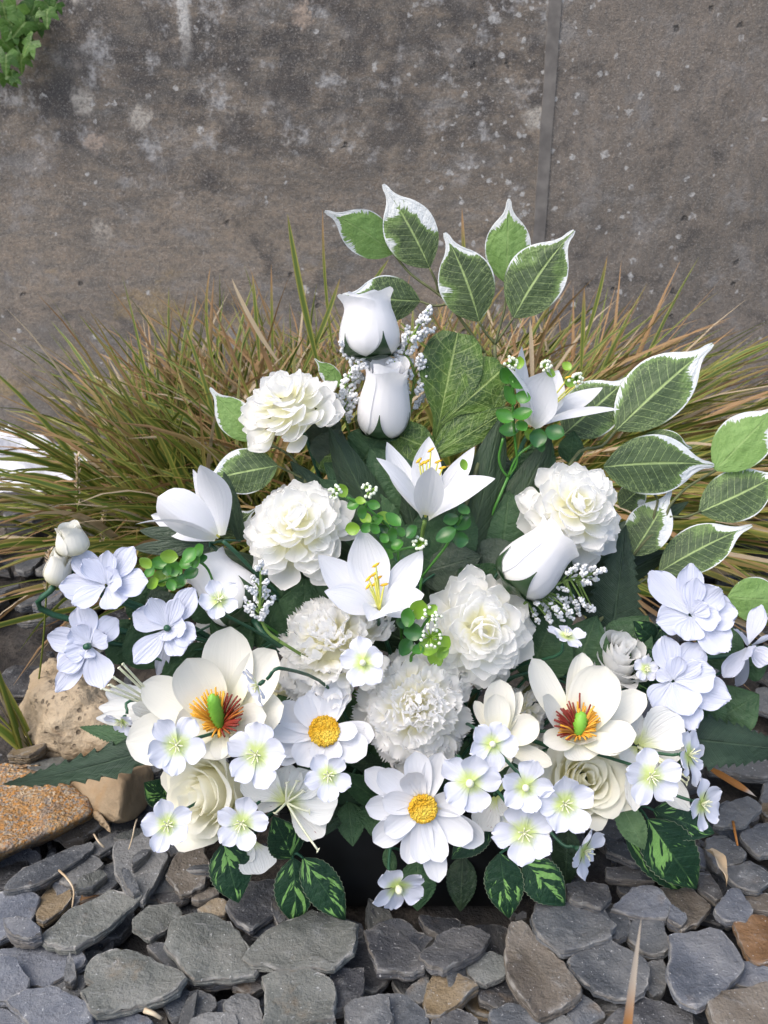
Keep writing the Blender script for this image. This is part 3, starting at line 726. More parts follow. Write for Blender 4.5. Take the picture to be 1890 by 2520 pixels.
# ------------------------------------------------------------------ slate chips
SC = dict(blue=(.115, .130, .160), grey=(.135, .142, .146), dark=(.055, .058, .066), green=(.125, .135, .125), brown=(.125, .105, .082), ochre=(.20, .145, .075), rust=(.22, .115, .045),
          pale=(.17, .185, .18), tan=(.26, .205, .13), slate=(.085, .095, .108))
def chip_mesh(poly, th, seed, slope):
    """poly: (n,2) outline round the origin"""
    rs = np.random.RandomState(seed)
    poly = np.asarray(poly, float); m = len(poly)
    # resample
    cl = np.vstack([poly, poly[:1]]); seg = np.linalg.norm(np.diff(cl, axis=0), axis=1); cum = np.r_[0, np.cumsum(seg)]
    n = 40; s = np.linspace(0, cum[-1], n, endpoint=False)
    P = np.stack([np.interp(s, cum, cl[:, 0]), np.interp(s, cum, cl[:, 1])], 1)
    P = .08*np.roll(P, 1, 0) + .84*P + .08*np.roll(P, -1, 0)
    P *= 1.10
    for _ in range(4):
        th_ = rs.uniform(0, 6.283); dv = np.array([math.cos(th_), math.sin(th_)])
        pr = P @ dv; lim = pr.max()*rs.uniform(.80, .93)
        P = P - np.outer(np.maximum(0, pr - lim)*.9, dv)
    size = math.sqrt(abs(np.sum(P[:, 0]*np.roll(P[:, 1], -1) - np.roll(P[:, 0], -1)*P[:, 1]))/2)
    jit = np.array([noise.noise(Vector((p[0]*55, p[1]*55, seed*.37))) + .6*noise.noise(Vector((p[0]*150, p[1]*150, seed*.37))) for p in P])
    P = P * (1 + .10*np.sign(jit)*np.abs(jit)**.6*.7*min(1.6, .06/size))[:, None]
    rings = [(.22, 0), (.42, 0), (.60, 0), (.75, 0), (.87, 0), (.95, 0), (.985, -.03), (1.0, -.16), (1.012, -.3), (.965, -.36), (1.025, -.50), (.96, -.58), (1.0, -.75), (.93, -1.0)]
    V = [np.array([[0, 0, 0.0]])]
    for k, (sc, z) in enumerate(rings):
        j = rs.uniform(-.016, .016, n) if k >= 5 else 0
        ring = P * (sc + j)[:, None] if k >= 5 else P * sc
        zz = np.full(n, z*th) + (rs.uniform(-.06, .06, n)*th if k >= 5 else 0)
        V.append(np.c_[ring, zz])
    V = np.vstack(V)
    fx, fy = rs.uniform(-1, 1, 2)
    for i in range(len(V)):
        x, y, z = V[i]
        q = noise.noise(Vector((x*22, y*22, seed*.7)))
        sv_ = q*2.6 + (x*fx + y*fy)*20; sf_ = sv_ - math.floor(sv_); step = (math.floor(sv_) + min(1, max(0, (sf_-.3)/.4)))*.20
        amp = th*(1 if i < 1 + 7*n else .5)
        V[i, 2] += amp*(step*.55 + .28*noise.noise(Vector((x*34, y*34, seed)))) + x*slope[0] + y*slope[1]
    F = [(0, 1+i, 1+(i+1) % n) for i in range(n)]
    for k in range(len(rings)-1):
        a = 1+k*n; b = a+n
        F += [(a+i, b+i, b+(i+1) % n, a+(i+1) % n) for i in range(n)]
    F.append(tuple(reversed(range(1+(len(rings)-1)*n, 1+len(rings)*n))))
    E = np.zeros(len(V)); E[1+6*n:1+7*n] = 1; E[1+7*n:1+8*n] = .7; E[1+5*n:1+6*n] = .25
    return V, F, E
def chip(poly_w, ztop, th, colr, label, seed, slope, group):
    c = np.mean(poly_w, 0)
    V, F, E = chip_mesh(np.asarray(poly_w) - c, th, seed, slope)
    o = link('slate_chip', mkmesh('slate_chip', V, F, M['slate'], rnd=E, sharp=15))
    o.location = (c[0], c[1], ztop)
    o.color = (*colr, 1)
    return tag(o, label, 'slate chip', group)
TR = []   # zoom, outline, height of top, colour, label
def K(c, z, lab, *p): TR.append((ZK, p, z, c, lab))
def Lq(c, z, lab, *p): TR.append((ZL, p, z, c, lab))
K('blue', .030, 'flat blue-grey slate chip at the left edge, right below the long dark splinter', (-60,530),(60,510),(165,508),(168,590),(150,640),(60,690),(-20,722),(-60,650))
K('ochre', .026, 'ochre-stained slate chip under a curled straw, left of the long pointed chip', (165,500),(290,470),(310,540),(270,600),(190,665),(150,640),(168,590))
K('slate', .034, 'long dark splintered slate lying along the granite slab', (25,490),(120,410),(300,320),(405,290),(400,325),(300,405),(180,480),(60,515))
K('grey', .036, 'smooth grey teardrop slate chip below the blossoms by the ivory rose', (500,330),(540,280),(620,255),(690,330),(733,380),(715,440),(640,520),(590,560),(540,500),(500,430))
K('brown', .034, 'cracked brown-grey slate chip left of the hanging splashed leaf', (735,390),(800,330),(870,295),(890,400),(885,460),(790,530),(750,470),(720,440))
K('grey', .028, 'small rounded grey slate chip just under the long dark splinter', (270,410),(350,360),(430,365),(435,400),(380,470),(340,490),(260,460))
K('slate', .024, 'dark angular slate chip tucked left of the smooth teardrop chip', (375,460),(480,400),(510,420),(505,490),(450,520),(370,520))
K('green', .038, 'long pointed grey-green slate chip lying diagonally on the left', (190,690),(300,600),(420,540),(500,490),(600,500),(590,540),(480,650),(350,755),(220,735))
K('green', .032, 'oval grey-green slate chip in the middle left of the bed', (570,620),(640,575),(760,558),(800,590),(790,625),(700,680),(650,720),(580,680))
K('green', .042, 'large square grey-green slate chip with a split corner, left of centre', (700,680),(830,620),(920,612),(990,650),(1050,740),(1095,820),(1080,860),(960,905),(870,915),(810,880),(790,820),(720,760))
K('green', .046, 'large lens-shaped mottled slate chip just in front of the black planter', (1055,760),(1110,710),(1250,630),(1330,590),(1420,580),(1530,630),(1555,690),(1500,790),(1420,845),(1230,845),(1120,820))
K('dark', .040, 'dark slate chip leaning beside the left end of the planter', (975,570),(1060,460),(1200,450),(1225,560),(1180,620),(1090,690),(1020,650))
K('tan', .030, 'small tan slate chip left of the dark leaning one', (855,590),(930,545),(975,560),(975,620),(880,615))
K('brown', .026, 'small brown slate chip under the splashed hanging leaf', (820,545),(870,500),(930,490),(940,530),(860,560))
K('blue', .030, 'broad blue slate slab at the left edge of the bed', (-30,745),(90,720),(200,730),(310,740),(385,820),(375,860),(300,880),(220,935),(120,900),(-30,860))
K('blue', .040, 'speckled blue-grey slate chip at the left edge, lying on the broad blue slab', (-40,790),(60,800),(118,880),(100,940),(40,980),(-40,990))
K('green', .046, 'large rounded slate chip with a brown lower edge, lower left', (385,830),(440,760),(520,730),(600,760),(720,830),(770,880),(740,940),(640,1000),(560,1010),(470,1045),(370,1015),(350,950),(420,900),(380,890))
K('blue', .042, 'wide blue-grey slate chip at the bottom, left of the large rounded chip', (45,985),(120,935),(240,940),(340,980),(410,1030),(400,1110),(130,1120),(90,1040))
K('grey', .030, 'narrow grey slate chip wedged between the blue slab and the rounded chip', (235,925),(350,865),(380,900),(350,960),(330,970))
K('slate', .026, 'slim dark slate chip between the square and the large rounded chip', (635,750),(700,740),(800,850),(800,890),(770,880),(690,810))
K('grey', .034, 'small upright grey slate chip below the square grey-green chip', (820,940),(900,935),(945,990),(900,1040),(830,1065))
K('grey', .036, 'grey five-sided slate chip at the bottom, left of the tall ridged chip', (970,1000),(1060,945),(1115,965),(1130,1050),(1120,1110),(1000,1080))
K('green', .048, 'tall ridged grey-green slate chip at the bottom centre', (1140,880),(1250,850),(1400,840),(1430,920),(1430,1110),(1150,1120))
K('dark', .036, 'dark speckled slate chip right of the tall ridged chip', (1420,860),(1580,840),(1600,900),(1540,1000),(1440,1030))
K('slate', .042, 'dark slate chip at the bottom, in front of the dark speckled one', (1495,985),(1600,950),(1680,960),(1690,1110),(1510,1110))
K('dark', .028, 'dark triangular slate chip under the lens-shaped mottled chip', (1015,920),(1080,850),(1190,850),(1150,900),(1100,960))
K('slate', .030, 'grey-black slate chip between the rounded chip and the small upright one', (700,980),(780,920),(820,940),(810,1030),(750,1060))
K('dark', .040, 'black slate block below the planter front, left of the slanting dark chip', (1580,690),(1660,650),(1725,665),(1800,760),(1835,830),(1825,875),(1760,890),(1640,870))
K('grey', .038, 'grey slate chip cut by the bottom edge below the small upright one', (820,1070),(900,1040),(1000,1050),(1040,1120),(800,1130))
K('blue', .036, 'thin blue-grey slate chip cut by the bottom edge, left of centre', (400,1085),(480,1050),(600,1050),(690,1110),(560,1140),(420,1140))
K('blue', .034, 'blue-grey slate chip in the bottom left corner', (-60,1010),(40,1020),(140,1090),(120,1160),(-60,1160))
K('slate', .028, 'thin dark slate chip half under the lens-shaped mottled chip', (1085,700),(1140,640),(1230,595),(1260,630),(1110,720))
K('slate', .028, 'dark slate chip hiding under the blossoms beside the teardrop chip', (720,320),(800,260),(820,290),(790,330),(740,355))
K('slate', .026, 'dark long slate chip lying behind the small rounded grey one', (340,350),(430,290),(510,255),(500,310),(430,355),(360,365))
K('dark', .022, 'low dark slate chip in the shade beside the brown-grey cracked chip', (660,520),(740,505),(810,540),(780,565),(690,560))
K('rust', .022, 'dark rusty slate chip between the angular chip and the long pointed chip', (350,520),(440,485),(470,500),(420,540),(350,560))
Lq('dark', .044, 'thick dark slate chip slanting towards the lower left, in front of the planter', (170,800),(240,700),(330,660),(420,650),(465,680),(450,740),(380,800),(260,865),(180,840))
Lq('dark', .026, 'small black slate chip directly under the planter edge', (160,620),(330,615),(335,650),(250,720),(190,680))
Lq('brown', .050, 'large long dark-brown slate chip with an ochre left edge, bottom centre right', (520,720),(560,650),(620,665),(680,740),(780,820),(845,930),(830,970),(690,1065),(640,1000),(590,1000),(550,880))
Lq('slate', .050, 'large dark blue-black slate chip by the right end of the planter', (605,600),(650,545),(900,530),(960,600),(985,650),(960,720),(820,760),(790,790),(700,720),(620,640))
Lq('dark', .052, 'dark slate chip under the side-facing blossom, right of the planter', (780,490),(900,455),(970,470),(975,540),(940,590),(830,570))
Lq('blue', .040, 'smooth blue-grey slate chip shaped like a molar, right of the planter', (980,580),(1080,500),(1190,490),(1235,590),(1220,640),(1100,610))
Lq('slate', .048, 'large dark shield-shaped slate chip left of the dry blade', (790,810),(900,750),(1000,725),(1060,740),(1130,840),(1135,920),(1060,970),(960,980),(860,880))
Lq('slate', .036, 'dark rounded slate chip behind the tip of the dry blade', (1040,660),(1110,620),(1200,640),(1220,720),(1215,800),(1130,790),(1060,720))
Lq('blue', .054, 'big blue-green slate chip with a rough dark left side, right of the dry blade', (1225,720),(1300,690),(1440,640),(1490,660),(1555,760),(1550,830),(1500,900),(1430,970),(1350,1030),(1250,960),(1240,850))
Lq('rust', .046, 'rust-brown slate chip at the right edge', (1510,640),(1600,610),(1690,620),(1690,820),(1590,810),(1540,720))
Lq('blue', .044, 'small rounded blue slate chip at the right edge below the rust-brown one', (1495,830),(1540,810),(1620,830),(1690,860),(1680,910),(1500,920))
Lq('brown', .056, 'grey-brown slate slab in the bottom right corner', (1395,1000),(1500,940),(1700,890),(1700,1120),(1450,1100))
Lq('slate', .036, 'dark slate chip hidden just behind the dry blade', (1130,830),(1200,790),(1235,860),(1200,960),(1140,970))
Lq('ochre', .040, 'ochre and grey slate chip at the bottom, left of the long brown chip', (170,870),(280,850),(390,900),(400,930),(320,1000),(250,1050),(170,1040))
Lq('pale', .036, 'pale grey-green slate chip touching the long brown chip', (355,830),(400,780),(480,770),(535,830),(530,870),(420,930))
Lq('dark', .028, 'dark slate chip below the pale grey-green one', (410,930),(540,870),(590,1000),(500,1030),(420,990))
Lq('grey', .034, 'small grey slate chip left of the ochre chip', (90,950),(180,870),(205,960),(170,1000),(100,970))
Lq('slate', .036, 'dark slate chip at the bottom edge, below the ochre chip', (0,940),(90,950),(170,1040),(200,1110),(-20,1120))
Lq('slate', .044, 'dark slate chip at the bottom edge, below the long brown chip', (440,1050),(540,1000),(640,1005),(690,1110),(450,1120))
Lq('dark', .040, 'small black slate chip at the bottom edge between two grey ones', (215,1060),(320,1010),(420,1080),(400,1130),(220,1130))
Lq('slate', .038, 'dark pointed slate chip at the bottom edge under the shield-shaped chip', (780,1060),(860,960),(950,1010),(950,1050),(830,1110))
Lq('dark', .042, 'black slate slab at the bottom edge, crossed by the dry blade', (940,1060),(1060,980),(1130,970),(1310,1040),(1310,1120),(940,1130))
Lq('brown', .036, 'brown-grey slate chip behind the molar-shaped one', (1200,490),(1330,500),(1420,570),(1420,610),(1340,660),(1270,680),(1240,590))
Lq('blue', .046, 'light blue-grey upright slate chip below the big splashed leaf', (1425,620),(1470,500),(1540,510),(1590,590),(1560,640),(1480,640))
Lq('brown', .040, 'small brown slate chip at the right edge above the rust-brown one', (1570,530),(1690,520),(1690,600),(1590,600))
Lq('slate', .044, 'dark wedge-shaped slate chip at the right edge, below the straw twig', (1460,420),(1580,390),(1690,470),(1620,520),(1530,500))
Lq('grey', .040, 'smooth grey slate chip right of the two big splashed leaves', (1395,290),(1460,260),(1560,350),(1540,390),(1450,410),(1395,370))
Lq('slate', .042, 'dark slate chip with a straight top at the right edge', (1520,250),(1690,210),(1690,360),(1600,350))
Lq('grey', .050, 'long grey slate chip right of the lowest blue-white blossom', (1430,230),(1470,120),(1560,100),(1625,160),(1560,220))
Lq('slate', .040, 'dark slate chip between the ranunculus and the pale leaf', (950,260),(1030,290),(1090,360),(1100,400),(960,350))
Lq('dark', .034, 'black flat slate chip under the side-facing blossom', (960,410),(1100,400),(1160,470),(960,460))
Lq('dark', .036, 'black slate chip under the tip of the big splashed leaf', (1360,420),(1400,410),(1460,520),(1440,560),(1360,500))
Lq('blue', .034, 'blue-grey sliver of slate between the splashed leaves and the smooth chip', (1330,310),(1390,330),(1385,410),(1350,400))
Lq('blue', .042, 'tiny blue slate chip right of the molar-shaped one', (1240,570),(1310,620),(1290,660),(1230,630))
Lq('slate', .036, 'slate chip half hidden behind the shield-shaped one', (930,590),(1040,590),(1070,650),(1040,720),(980,720))
rs = np.random.RandomState(4)
traced = []
for i, (z, poly, zt, c, lab) in enumerate(TR):
    W = np.array([atz(z(p), zt) for p in poly])[:, :2]
    traced.append(W)
    base = np.array(SC[c]) * rs.uniform(.72, 1.0)
    ctr = W.mean(0)
    chip(W, zt, rs.uniform(.007, .012), base, lab, i + 1, (rs.uniform(-.10, .10), rs.uniform(-.14, .02)), 'slate chips on the ground')
# loose chips filling in below and beyond
CW = dict(blue='blue-grey', grey='grey', dark='black', green='grey-green', brown='brown', slate='dark grey', ochre='ochre', pale='pale grey')
def rpoly(r, a, b):
    n = r.randint(6, 9); rot = r.uniform(0, 6.28); out = []
    for k in range(n):
        an = 6.283*k/n + r.uniform(-.28, .28); q = r.uniform(.78, 1.1)
        x, y = math.cos(an)*a*q, math.sin(an)*b*q
        out.append((x*math.cos(rot)-y*math.sin(rot), x*math.sin(rot)+y*math.cos(rot)))
    return np.array(out)
rc = random.Random(21)
placed = []; used = set()
PLX0, PLX1, PLY0, PLY1 = -.085, .125, .532, .68
def fits(x, y, d):
    return all((x-q[0])**2 + (y-q[1])**2 > (d*(q[2]+.0))**2 for q in placed)
def scatter(n, x0, x1, y0, y1, smin, smax, label, zlo, zhi, gap=1.0, tries=6000, near=False, thin=(.5, .8), tl=.3):
    k = 0
    while k < n and tries > 0:
        tries -= 1
        x = rc.uniform(x0, x1); y = rc.uniform(y0, y1); s = rc.uniform(smin, smax)
        if PLX0 - s < x < PLX1 + s and PLY0 - s*.6 < y < PLY1 + s: continue
        if any((x-q[0])**2 + (y-q[1])**2 < (gap*(s+q[2])*.5)**2 for q in placed): continue
        placed.append((x, y, s))
        P = rpoly(rc, s*rc.uniform(.85, 1.15), s*rc.uniform(*thin)) + np.array([x, y])
        c = rc.choices(['blue', 'grey', 'dark', 'green', 'brown', 'slate', 'ochre', 'pale'], [4, 5, 3, 3, 2, 6, .5, .6])[0]
        lb = label
        if near:
            j = min(range(len(traced)), key=lambda q: np.linalg.norm(traced[q].mean(0) - [x, y]))
            dx, dy = np.array([x, y]) - traced[j].mean(0)
            side = ('to the right of' if dx > 0 else 'to the left of') if abs(dx) > abs(dy) else ('behind' if dy > 0 else 'in front of')
            ref = TR[j][4].split(',')[0].split(' lying')[0]
            lb = f"{'thin' if thin[0] < .4 else 'small'} {CW[c]} slate {'shard lying' if thin[0] < .4 else 'chip half buried'} {side} the {ref}"
            if lb in used: continue
            used.add(lb)
            w_ = lb.split()
            if len(w_) > 16: lb = ' '.join(w_[:16])
            if lb.split()[-1] in ('a', 'the', 'of', 'by', 'with', 'under', 'at', 'and', 'in', 'left', 'right', 'its', 'between'): lb = ' '.join(lb.split()[:-1])
        chip(P, rc.uniform(zlo, zhi), rc.uniform(.009, .015), np.array(SC[c])*rc.uniform(.6, .95), lb, rc.randint(100, 9999), (rc.uniform(-tl, tl), rc.uniform(-tl, tl*.7)), 'slate chips on the ground')
        k += 1
    return k
scatter(90, -.42, .42, .33, .64, .018, .036, 'small slate chip half buried in the gaps between the big chips', .008, .024, .9, near=True)
placed_keep = placed[:]; placed.clear()
scatter(46, -.42, .42, .33, .62, .012, .024, 'thin slate shard', .030, .048, 1.6, near=True, thin=(.25, .5), tl=.5)
placed.extend(placed_keep)
scatter(48, .22, .72, .58, 1.02, .022, .040, 'one of the small slate chips on the right side behind the bouquet', .014, .036, 1.15)
scatter(24, .42, 1.2, 1.0, 1.5, .028, .05, 'far slate chip under the grass on the right', .014, .036, 1.2)
scatter(60, -.98, -.36, .80, 1.42, .030, .056, 'one of the small slate chips on the left beyond the stones', .018, .046, .92)
scatter(12, -.40, -.18, .62, .86, .022, .038, 'slate chip in the shade between the stones and the planter', .010, .026, 1.0)
ac = Acc()
for k in range(900):
    x = rc.uniform(-.5, .75); y = rc.uniform(.33, 1.15) if k % 2 else rc.uniform(.33, .65); s = rc.uniform(.003, .012)
    if PLX0 - s < x < PLX1 + s and PLY0 - s < y < PLY1 + s: continue
    pv = rpoly(rc, s, s*.6); V = np.vstack([np.c_[pv, np.full(len(pv), .003)], np.c_[pv*1.05, np.full(len(pv), -.003)]]); n = len(pv)
    V[:, 2] += V[:, 0]*rc.uniform(-.5, .5) + rc.uniform(.0, .012)
    ac.add(V + np.array([x, y, 0]), [tuple(range(n))] + [(i, n+i, n+(i+1) % n, (i+1) % n) for i in range(n)])
for k in range(900):
    x = rc.uniform(-1.5, 1.4); y = rc.uniform(-.1, 1.7); s = rc.uniform(.016, .040)
    vis = abs(x) < .56*(y*.93 + .22) + .04 and y > .30
    if (vis and (y < 1.0 or abs(x) < .3)) or (PLX0 - s < x < PLX1 + s and PLY0 - s < y < PLY1 + s): continue
    if y > 1.55 and x < -.5: continue
    if -.62 < x < -.17 and .50 < y < 1.02: continue
    pv = rpoly(rc, s, s*rc.uniform(.45, .75)); n = len(pv); h = rc.uniform(.006, .011)
    V = np.vstack([np.c_[pv*.9, np.full(n, h)], np.c_[pv, np.full(n, h*.6)], np.c_[pv*1.02, np.full(n, -.004)]])
    V[:, 2] += V[:, 0]*rc.uniform(-.3, .3) + V[:, 1]*rc.uniform(-.3, .3) + rc.uniform(.0, .014)
    ac.add(V + np.array([x, y, 0]), [tuple(range(n))] + [(j*n+i, (j+1)*n+i, (j+1)*n+(i+1) % n, j*n+(i+1) % n) for j in range(2) for i in range(n)])
cr = ac.build('slate_crumbs', M['slate'], smooth=False); cr.color = (.07, .075, .085, 1); tag(cr, 'small slate crumbs and grit between the chips', 'slate grit', kind='stuff')

# straws and the dry blade close to the lens
def straw(path, z, r0, r1, label, name='straw', cat='straw', mat='straw'):
    P = [atz(p, zz) for p, zz in zip(path, z)]
    o = obj(name, *tube(P, r0, r1, 5)[:2], M[mat]); tag(o, label, cat)
straw([ZK((255,425)), ZK((290,460)), ZK((318,510)), ZK((312,585))], (.042, .05, .046, .036), .0011, .0007, 'curled pale straw lying on the ochre-stained slate chip')
straw([ZK((592,205)), ZK((582,235)), ZK((570,290)), ZK((556,335))], (.05, .06, .05, .044), .0009, .0005, 'thin dry straw hanging onto the smooth teardrop slate chip')
straw([ZK((405,268)), ZK((425,300)), ZK((450,325))], (.04, .042, .036), .0008, .0010, 'short straw bit on the dark splintered slate under the granite slab')
straw([ZK((625,1030)), ZK((665,1045)), ZK((697,1065))], (.055, .055, .05), .0022, .0012, 'flat tan splinter at the bottom beside the large rounded chip')
straw([ZL((1508,215)), ZL((1518,270)), ZL((1528,318))], (.058, .06, .055), .0014, .0010, 'reddish straw leaning on the slates at the far right', mat='dryblade')
def scrap(p0, p1, z, wd, mat, label, sd_, **k):
    A, B_ = atz(p0, z), atz(p1, z + .004)
    v, f, uv = sheet(A, B_, (0, -.3, 1), wd, 'strap', 6, 14, **{**dict(ruf=.22, rf=4, cup=.5, bow=.12, bend=.15), **k}, seed=sd_)
    tag(obj('dead_leaf', v, f, M[mat], uv=uv), label, 'dead leaf')
scrap(ZL((1395, 335)), ZL((1480, 490)), .056, .016, 'straw', 'crumpled grey-brown dead leaf scrap on the slates right of the splashed leaf', 41, twist=1.2)
scrap(ZL((1415, -10)), ZL((1610, 108)), .062, .009, 'dryblade', 'curved orange-brown dry leaf on the slates at the far right', 42, bend=-.5, ruf=.05)
P0 = atz(ZS((1440, 2700)), .0)
b0 = np.array([.135, .262, 0]); btop = at(ZS((1385, 1985)), .268)
v, f, uv = sheet(b0, btop, (0, -1, .3), .0062, 'strap', 2, 12, bow=.03, fold=.3, bend=.12)
tag(obj('dry_blade', v, f, M['dryblade'], uv=uv), 'single dry grass blade standing up blurred close to the camera', 'grass blade')

# ------------------------------------------------------------------ planter
pl = empty('planter', (.02, .605, 0), 'black rectangular planter box half hidden under the flowers', 'planter')
def frustum(x0, x1, y0, y1, z0, z1, taper, bev):
    v, f = box((x0, y0, z0), (x1, y1, z1), bev)
    cx, cy = (x0+x1)/2, (y0+y1)/2
    k = 1 - taper*(1-(v[:, 2]-z0)/(z1-z0))
    v[:, 0] = cx+(v[:, 0]-cx)*k; v[:, 1] = cy+(v[:, 1]-cy)*k
    return v, f
obj('box_body', *frustum(-.085, .125, .532, .68, 0, .100, .06, .004), M['planter'], pl, sharp=40)
ac = Acc()
for lo, hi in (((-.089, .528, .098), (.129, .536, .108)), ((-.089, .676, .098), (.129, .684, .108)), ((-.089, .5362, .098), (-.081, .6758, .108)), ((.121, .5362, .098), (.129, .6758, .108))):
    ac.add(*box(lo, hi, .0015))
ac.build('rim', M['planter'], pl, sharp=40)
fv, ff = box((-.078, .54, .1005), (.118, .672, .128), .01)
tag(obj('floral_foam', fv, ff, M['foam'], sharp=40), 'dark green floral foam block inside the black planter', 'floral foam')
FOAM = np.array([.02, .605, .12])
# ================================================================== ARRANGEMENT
CAMDIR = lambda P: nz(CAMP - np.asarray(P))
def stem(parent, P, f, r=.0019, mat='stem', to=None, back=.03, name='stem'):
    P = np.asarray(P, float); f = nz(f)
    q = FOAM + np.array([np.clip(P[0]*.35, -.085, .085), np.clip((P[1]-.6)*.4, -.04, .05), 0]) if to is None else np.asarray(to)
    a = P - f*back
    m = (a + q)/2 + np.array([0, .02, .02 if P[2] > .2 else .01])
    v, ff, uv = tube([P - f*.004, a, m, q], r, r*1.1, 6, 14)
    return obj(name, v, ff, M[mat], parent, uv=uv)
def solve_tip(zm, p, C, f, k):
    """the point on the pixel's ray whose direction from C opens by k towards f"""
    src = zm(p); d = ray(src); L = 0.0; P = None
    den = float(np.dot(d, f))
    for _ in range(8):
        lam = (np.dot(C - CAMP, f) + k*L)/den
        P = CAMP + d*lam; L = np.linalg.norm(P - C)
    return P
seedc = [0]
def nseed(): seedc[0] += 1; return seedc[0]
def eflower(zm, ctr, Y, f, petals, label, cat='flower', group=None, name='flower', prof='daisy', mat='white', st=True, off=0.0, k=.25, b0=.05, smat='stem', **dk):
    src = zm(ctr); Y = (Yp(src[1]) if Y is None else Y) + off
    C = at(src, Y); f = nz(f)
    t = empty(name, C, label, cat, group)
    for i, p in enumerate(petals):
        o = dict(dk); o.update(p[3] if len(p) > 3 else {})
        kk = o.pop('k', k); dY = o.pop('dY', None); pm = o.pop('mat', mat); pf = o.pop('prof', prof); nn = o.pop('n', None); pb = o.pop('base', None); bb = o.pop('b0', b0)
        tip = at(zm(p[:2]), Y + dY) if dY is not None else solve_tip(zm, p[:2], C, f, kk)
        base = C + (tip - C)*bb - f*.0006*(i % 5)
        if pb is not None: base = at(zm(pb), Y + (o.pop('bdY', 0)))
        wd = p[2]*zm.k*dep((base + tip)/2)/FPX*(.88 if name == 'delphinium_flower' else 1)
        v, ff, uv = sheet(base, tip, f if nn is None else nn, wd, pf, seed=nseed(), **o)
        obj('petal', v, ff, M[pm], t, uv=uv)
    if st: stem(t, C, f, mat=smat)
    return t, C, f
def frame(f, roll=0.):
    f = nz(f); x = np.cross([0, 0, 1.0], f)
    if np.linalg.norm(x) < 1e-3: x = np.array([1.0, 0, 0])
    x = nz(x); y = np.cross(f, x)
    m = Matrix(((x[0], y[0], f[0]), (x[1], y[1], f[1]), (x[2], y[2], f[2]))).to_4x4()
    return m @ Matrix.Rotation(roll, 4, 'Z')
def xf(m, v): return np.asarray(v) @ np.array(m.to_3x3()).T + np.array(m.translation)
def mm(px, zm, P): return px*zm.k*dep(P)/FPX

# ---------------------------------------------------------------- layered heads
def petal_set(prefix, n, prof, mat, **k):
    out = []
    for i in range(n):
        kk = {a: (b(i) if callable(b) else b) for a, b in k.items()}
        v, f, uv = sheet((0, 0, 0), (0, 1, 0), (0, 0, 1), prof=prof, seed=900 + i, **kk)
        out.append(mkmesh('petal', v, f, M[mat], uv))
    return out
MUM = petal_set('mum', 6, 'round', 'mum', width=lambda i: .80 + .07*(i % 3), nu=8, nv=9, cup=.38, bow=-.10, curl=lambda i: .06 + .08*(i % 3), ruf=.025, top=.14, notch=lambda i: .05*(i % 2))
CARN = petal_set('carn', 7, 'fan', 'carn', width=lambda i: .86 + .08*(i % 3), nu=20, nv=8, cup=.22, bow=-.06, curl=.10, ruf=lambda i: .06 + .03*(i % 3), rf=3.2, top=.16, edge=.15, ez=11)
CARNI = petal_set('carni', 6, 'fan', 'carn', width=lambda i: .62 + .07*(i % 3), nu=12, nv=8, cup=.7, bow=-.05, curl=.08, ruf=lambda i: .16, rf=3.6, top=.1, edge=.15, ez=7)
def head(zm, ctr, Y, f, Rpx, label, kind, n, group, name, flat=1.0, off=0., seed=1, el0=82, el1=-12, squash=1.0, centre=(0, 0), pw=1.0):
    src = zm(ctr); Y = (Yp(src[1]) if Y is None else Y) + off
    C = at(src, Y); f = nz(f); Rm = mm(Rpx*1.07, zm, C)
    C0 = C - f*Rm*.35
    t = empty(name, C0, label, 'flower', group)
    fr = frame(f, seed)
    r = random.Random(seed)
    ga = 2.39996
    for i in range(n):
        q = (i + .5)/n
        an = i*ga + r.uniform(-.35, .35)
        el = R(el0 + (el1 - el0)*q**(.9 if kind == 'mum' else .8) + r.uniform(-13, 13))
        if kind == 'mum':
            L = Rm*(.36 + .20*q)*r.uniform(.85, 1.15); me = MUM[r.randrange(6)]; rad = Rm*(.03 + .46*q**.8)*r.uniform(.85, 1.12); h = Rm*.55*flat*(1-q**1.7)*r.uniform(.9, 1.1); el += R(28)*max(0, 1-q*5)
        else:
            L = Rm*(.40 + .22*q)*r.uniform(.88, 1.14); me = (CARNI if q < .45 else CARN)[r.randrange(6)]; rad = Rm*(.03 + .36*q**.9); h = Rm*.42*flat*(1-q**1.5); el -= R(12)*q*(1-q)*4
        rd = Vector((math.cos(an), math.sin(an), 0))
        dr = rd*math.cos(el) + Vector((0, 0, math.sin(el)))
        nn = -rd*math.sin(el) + Vector((0, 0, math.cos(el)))
        sx = dr.cross(nn)
        m = Matrix(((sx.x, dr.x, nn.x, 0), (sx.y, dr.y, nn.y, 0), (sx.z, dr.z, nn.z, 0), (0, 0, 0, 1)))
        m = Matrix.Translation(rd*rad + Vector((centre[0]*Rm*(1-q), centre[1]*Rm*(1-q), h))) @ m @ Matrix.Rotation(r.uniform(-.5, .5), 4, 'Y') @ Matrix.Rotation(r.uniform(-.25, .25), 4, 'Z') @ Matrix.Diagonal((L*pw*(1 if r.random() < .5 else -1), L, L, 1))
        link('petal', me, t, fr @ m)
    v, ff = ICO2; v = v*np.array([.44, .44, .34])*Rm; v[:, 2] += Rm*.10
    obj('petal_core', xf(fr, v) + C0, ff, M['mum' if kind == 'mum' else 'carn'], t, uv=np.c_[v[:, :1]*0 + .5, v[:, :1]*0 + .3])
    # green cup below
    v, ff = ICO2; v = v*np.array([.16, .16, .20])*Rm; v[:, 2] -= Rm*.10
    obj('calyx', xf(fr, v) + C0, ff, M['calyx'], t)
    stem(t, C0 - f*Rm*.2, f)
    return t
MG = 'white layered mum heads in the arrangement'
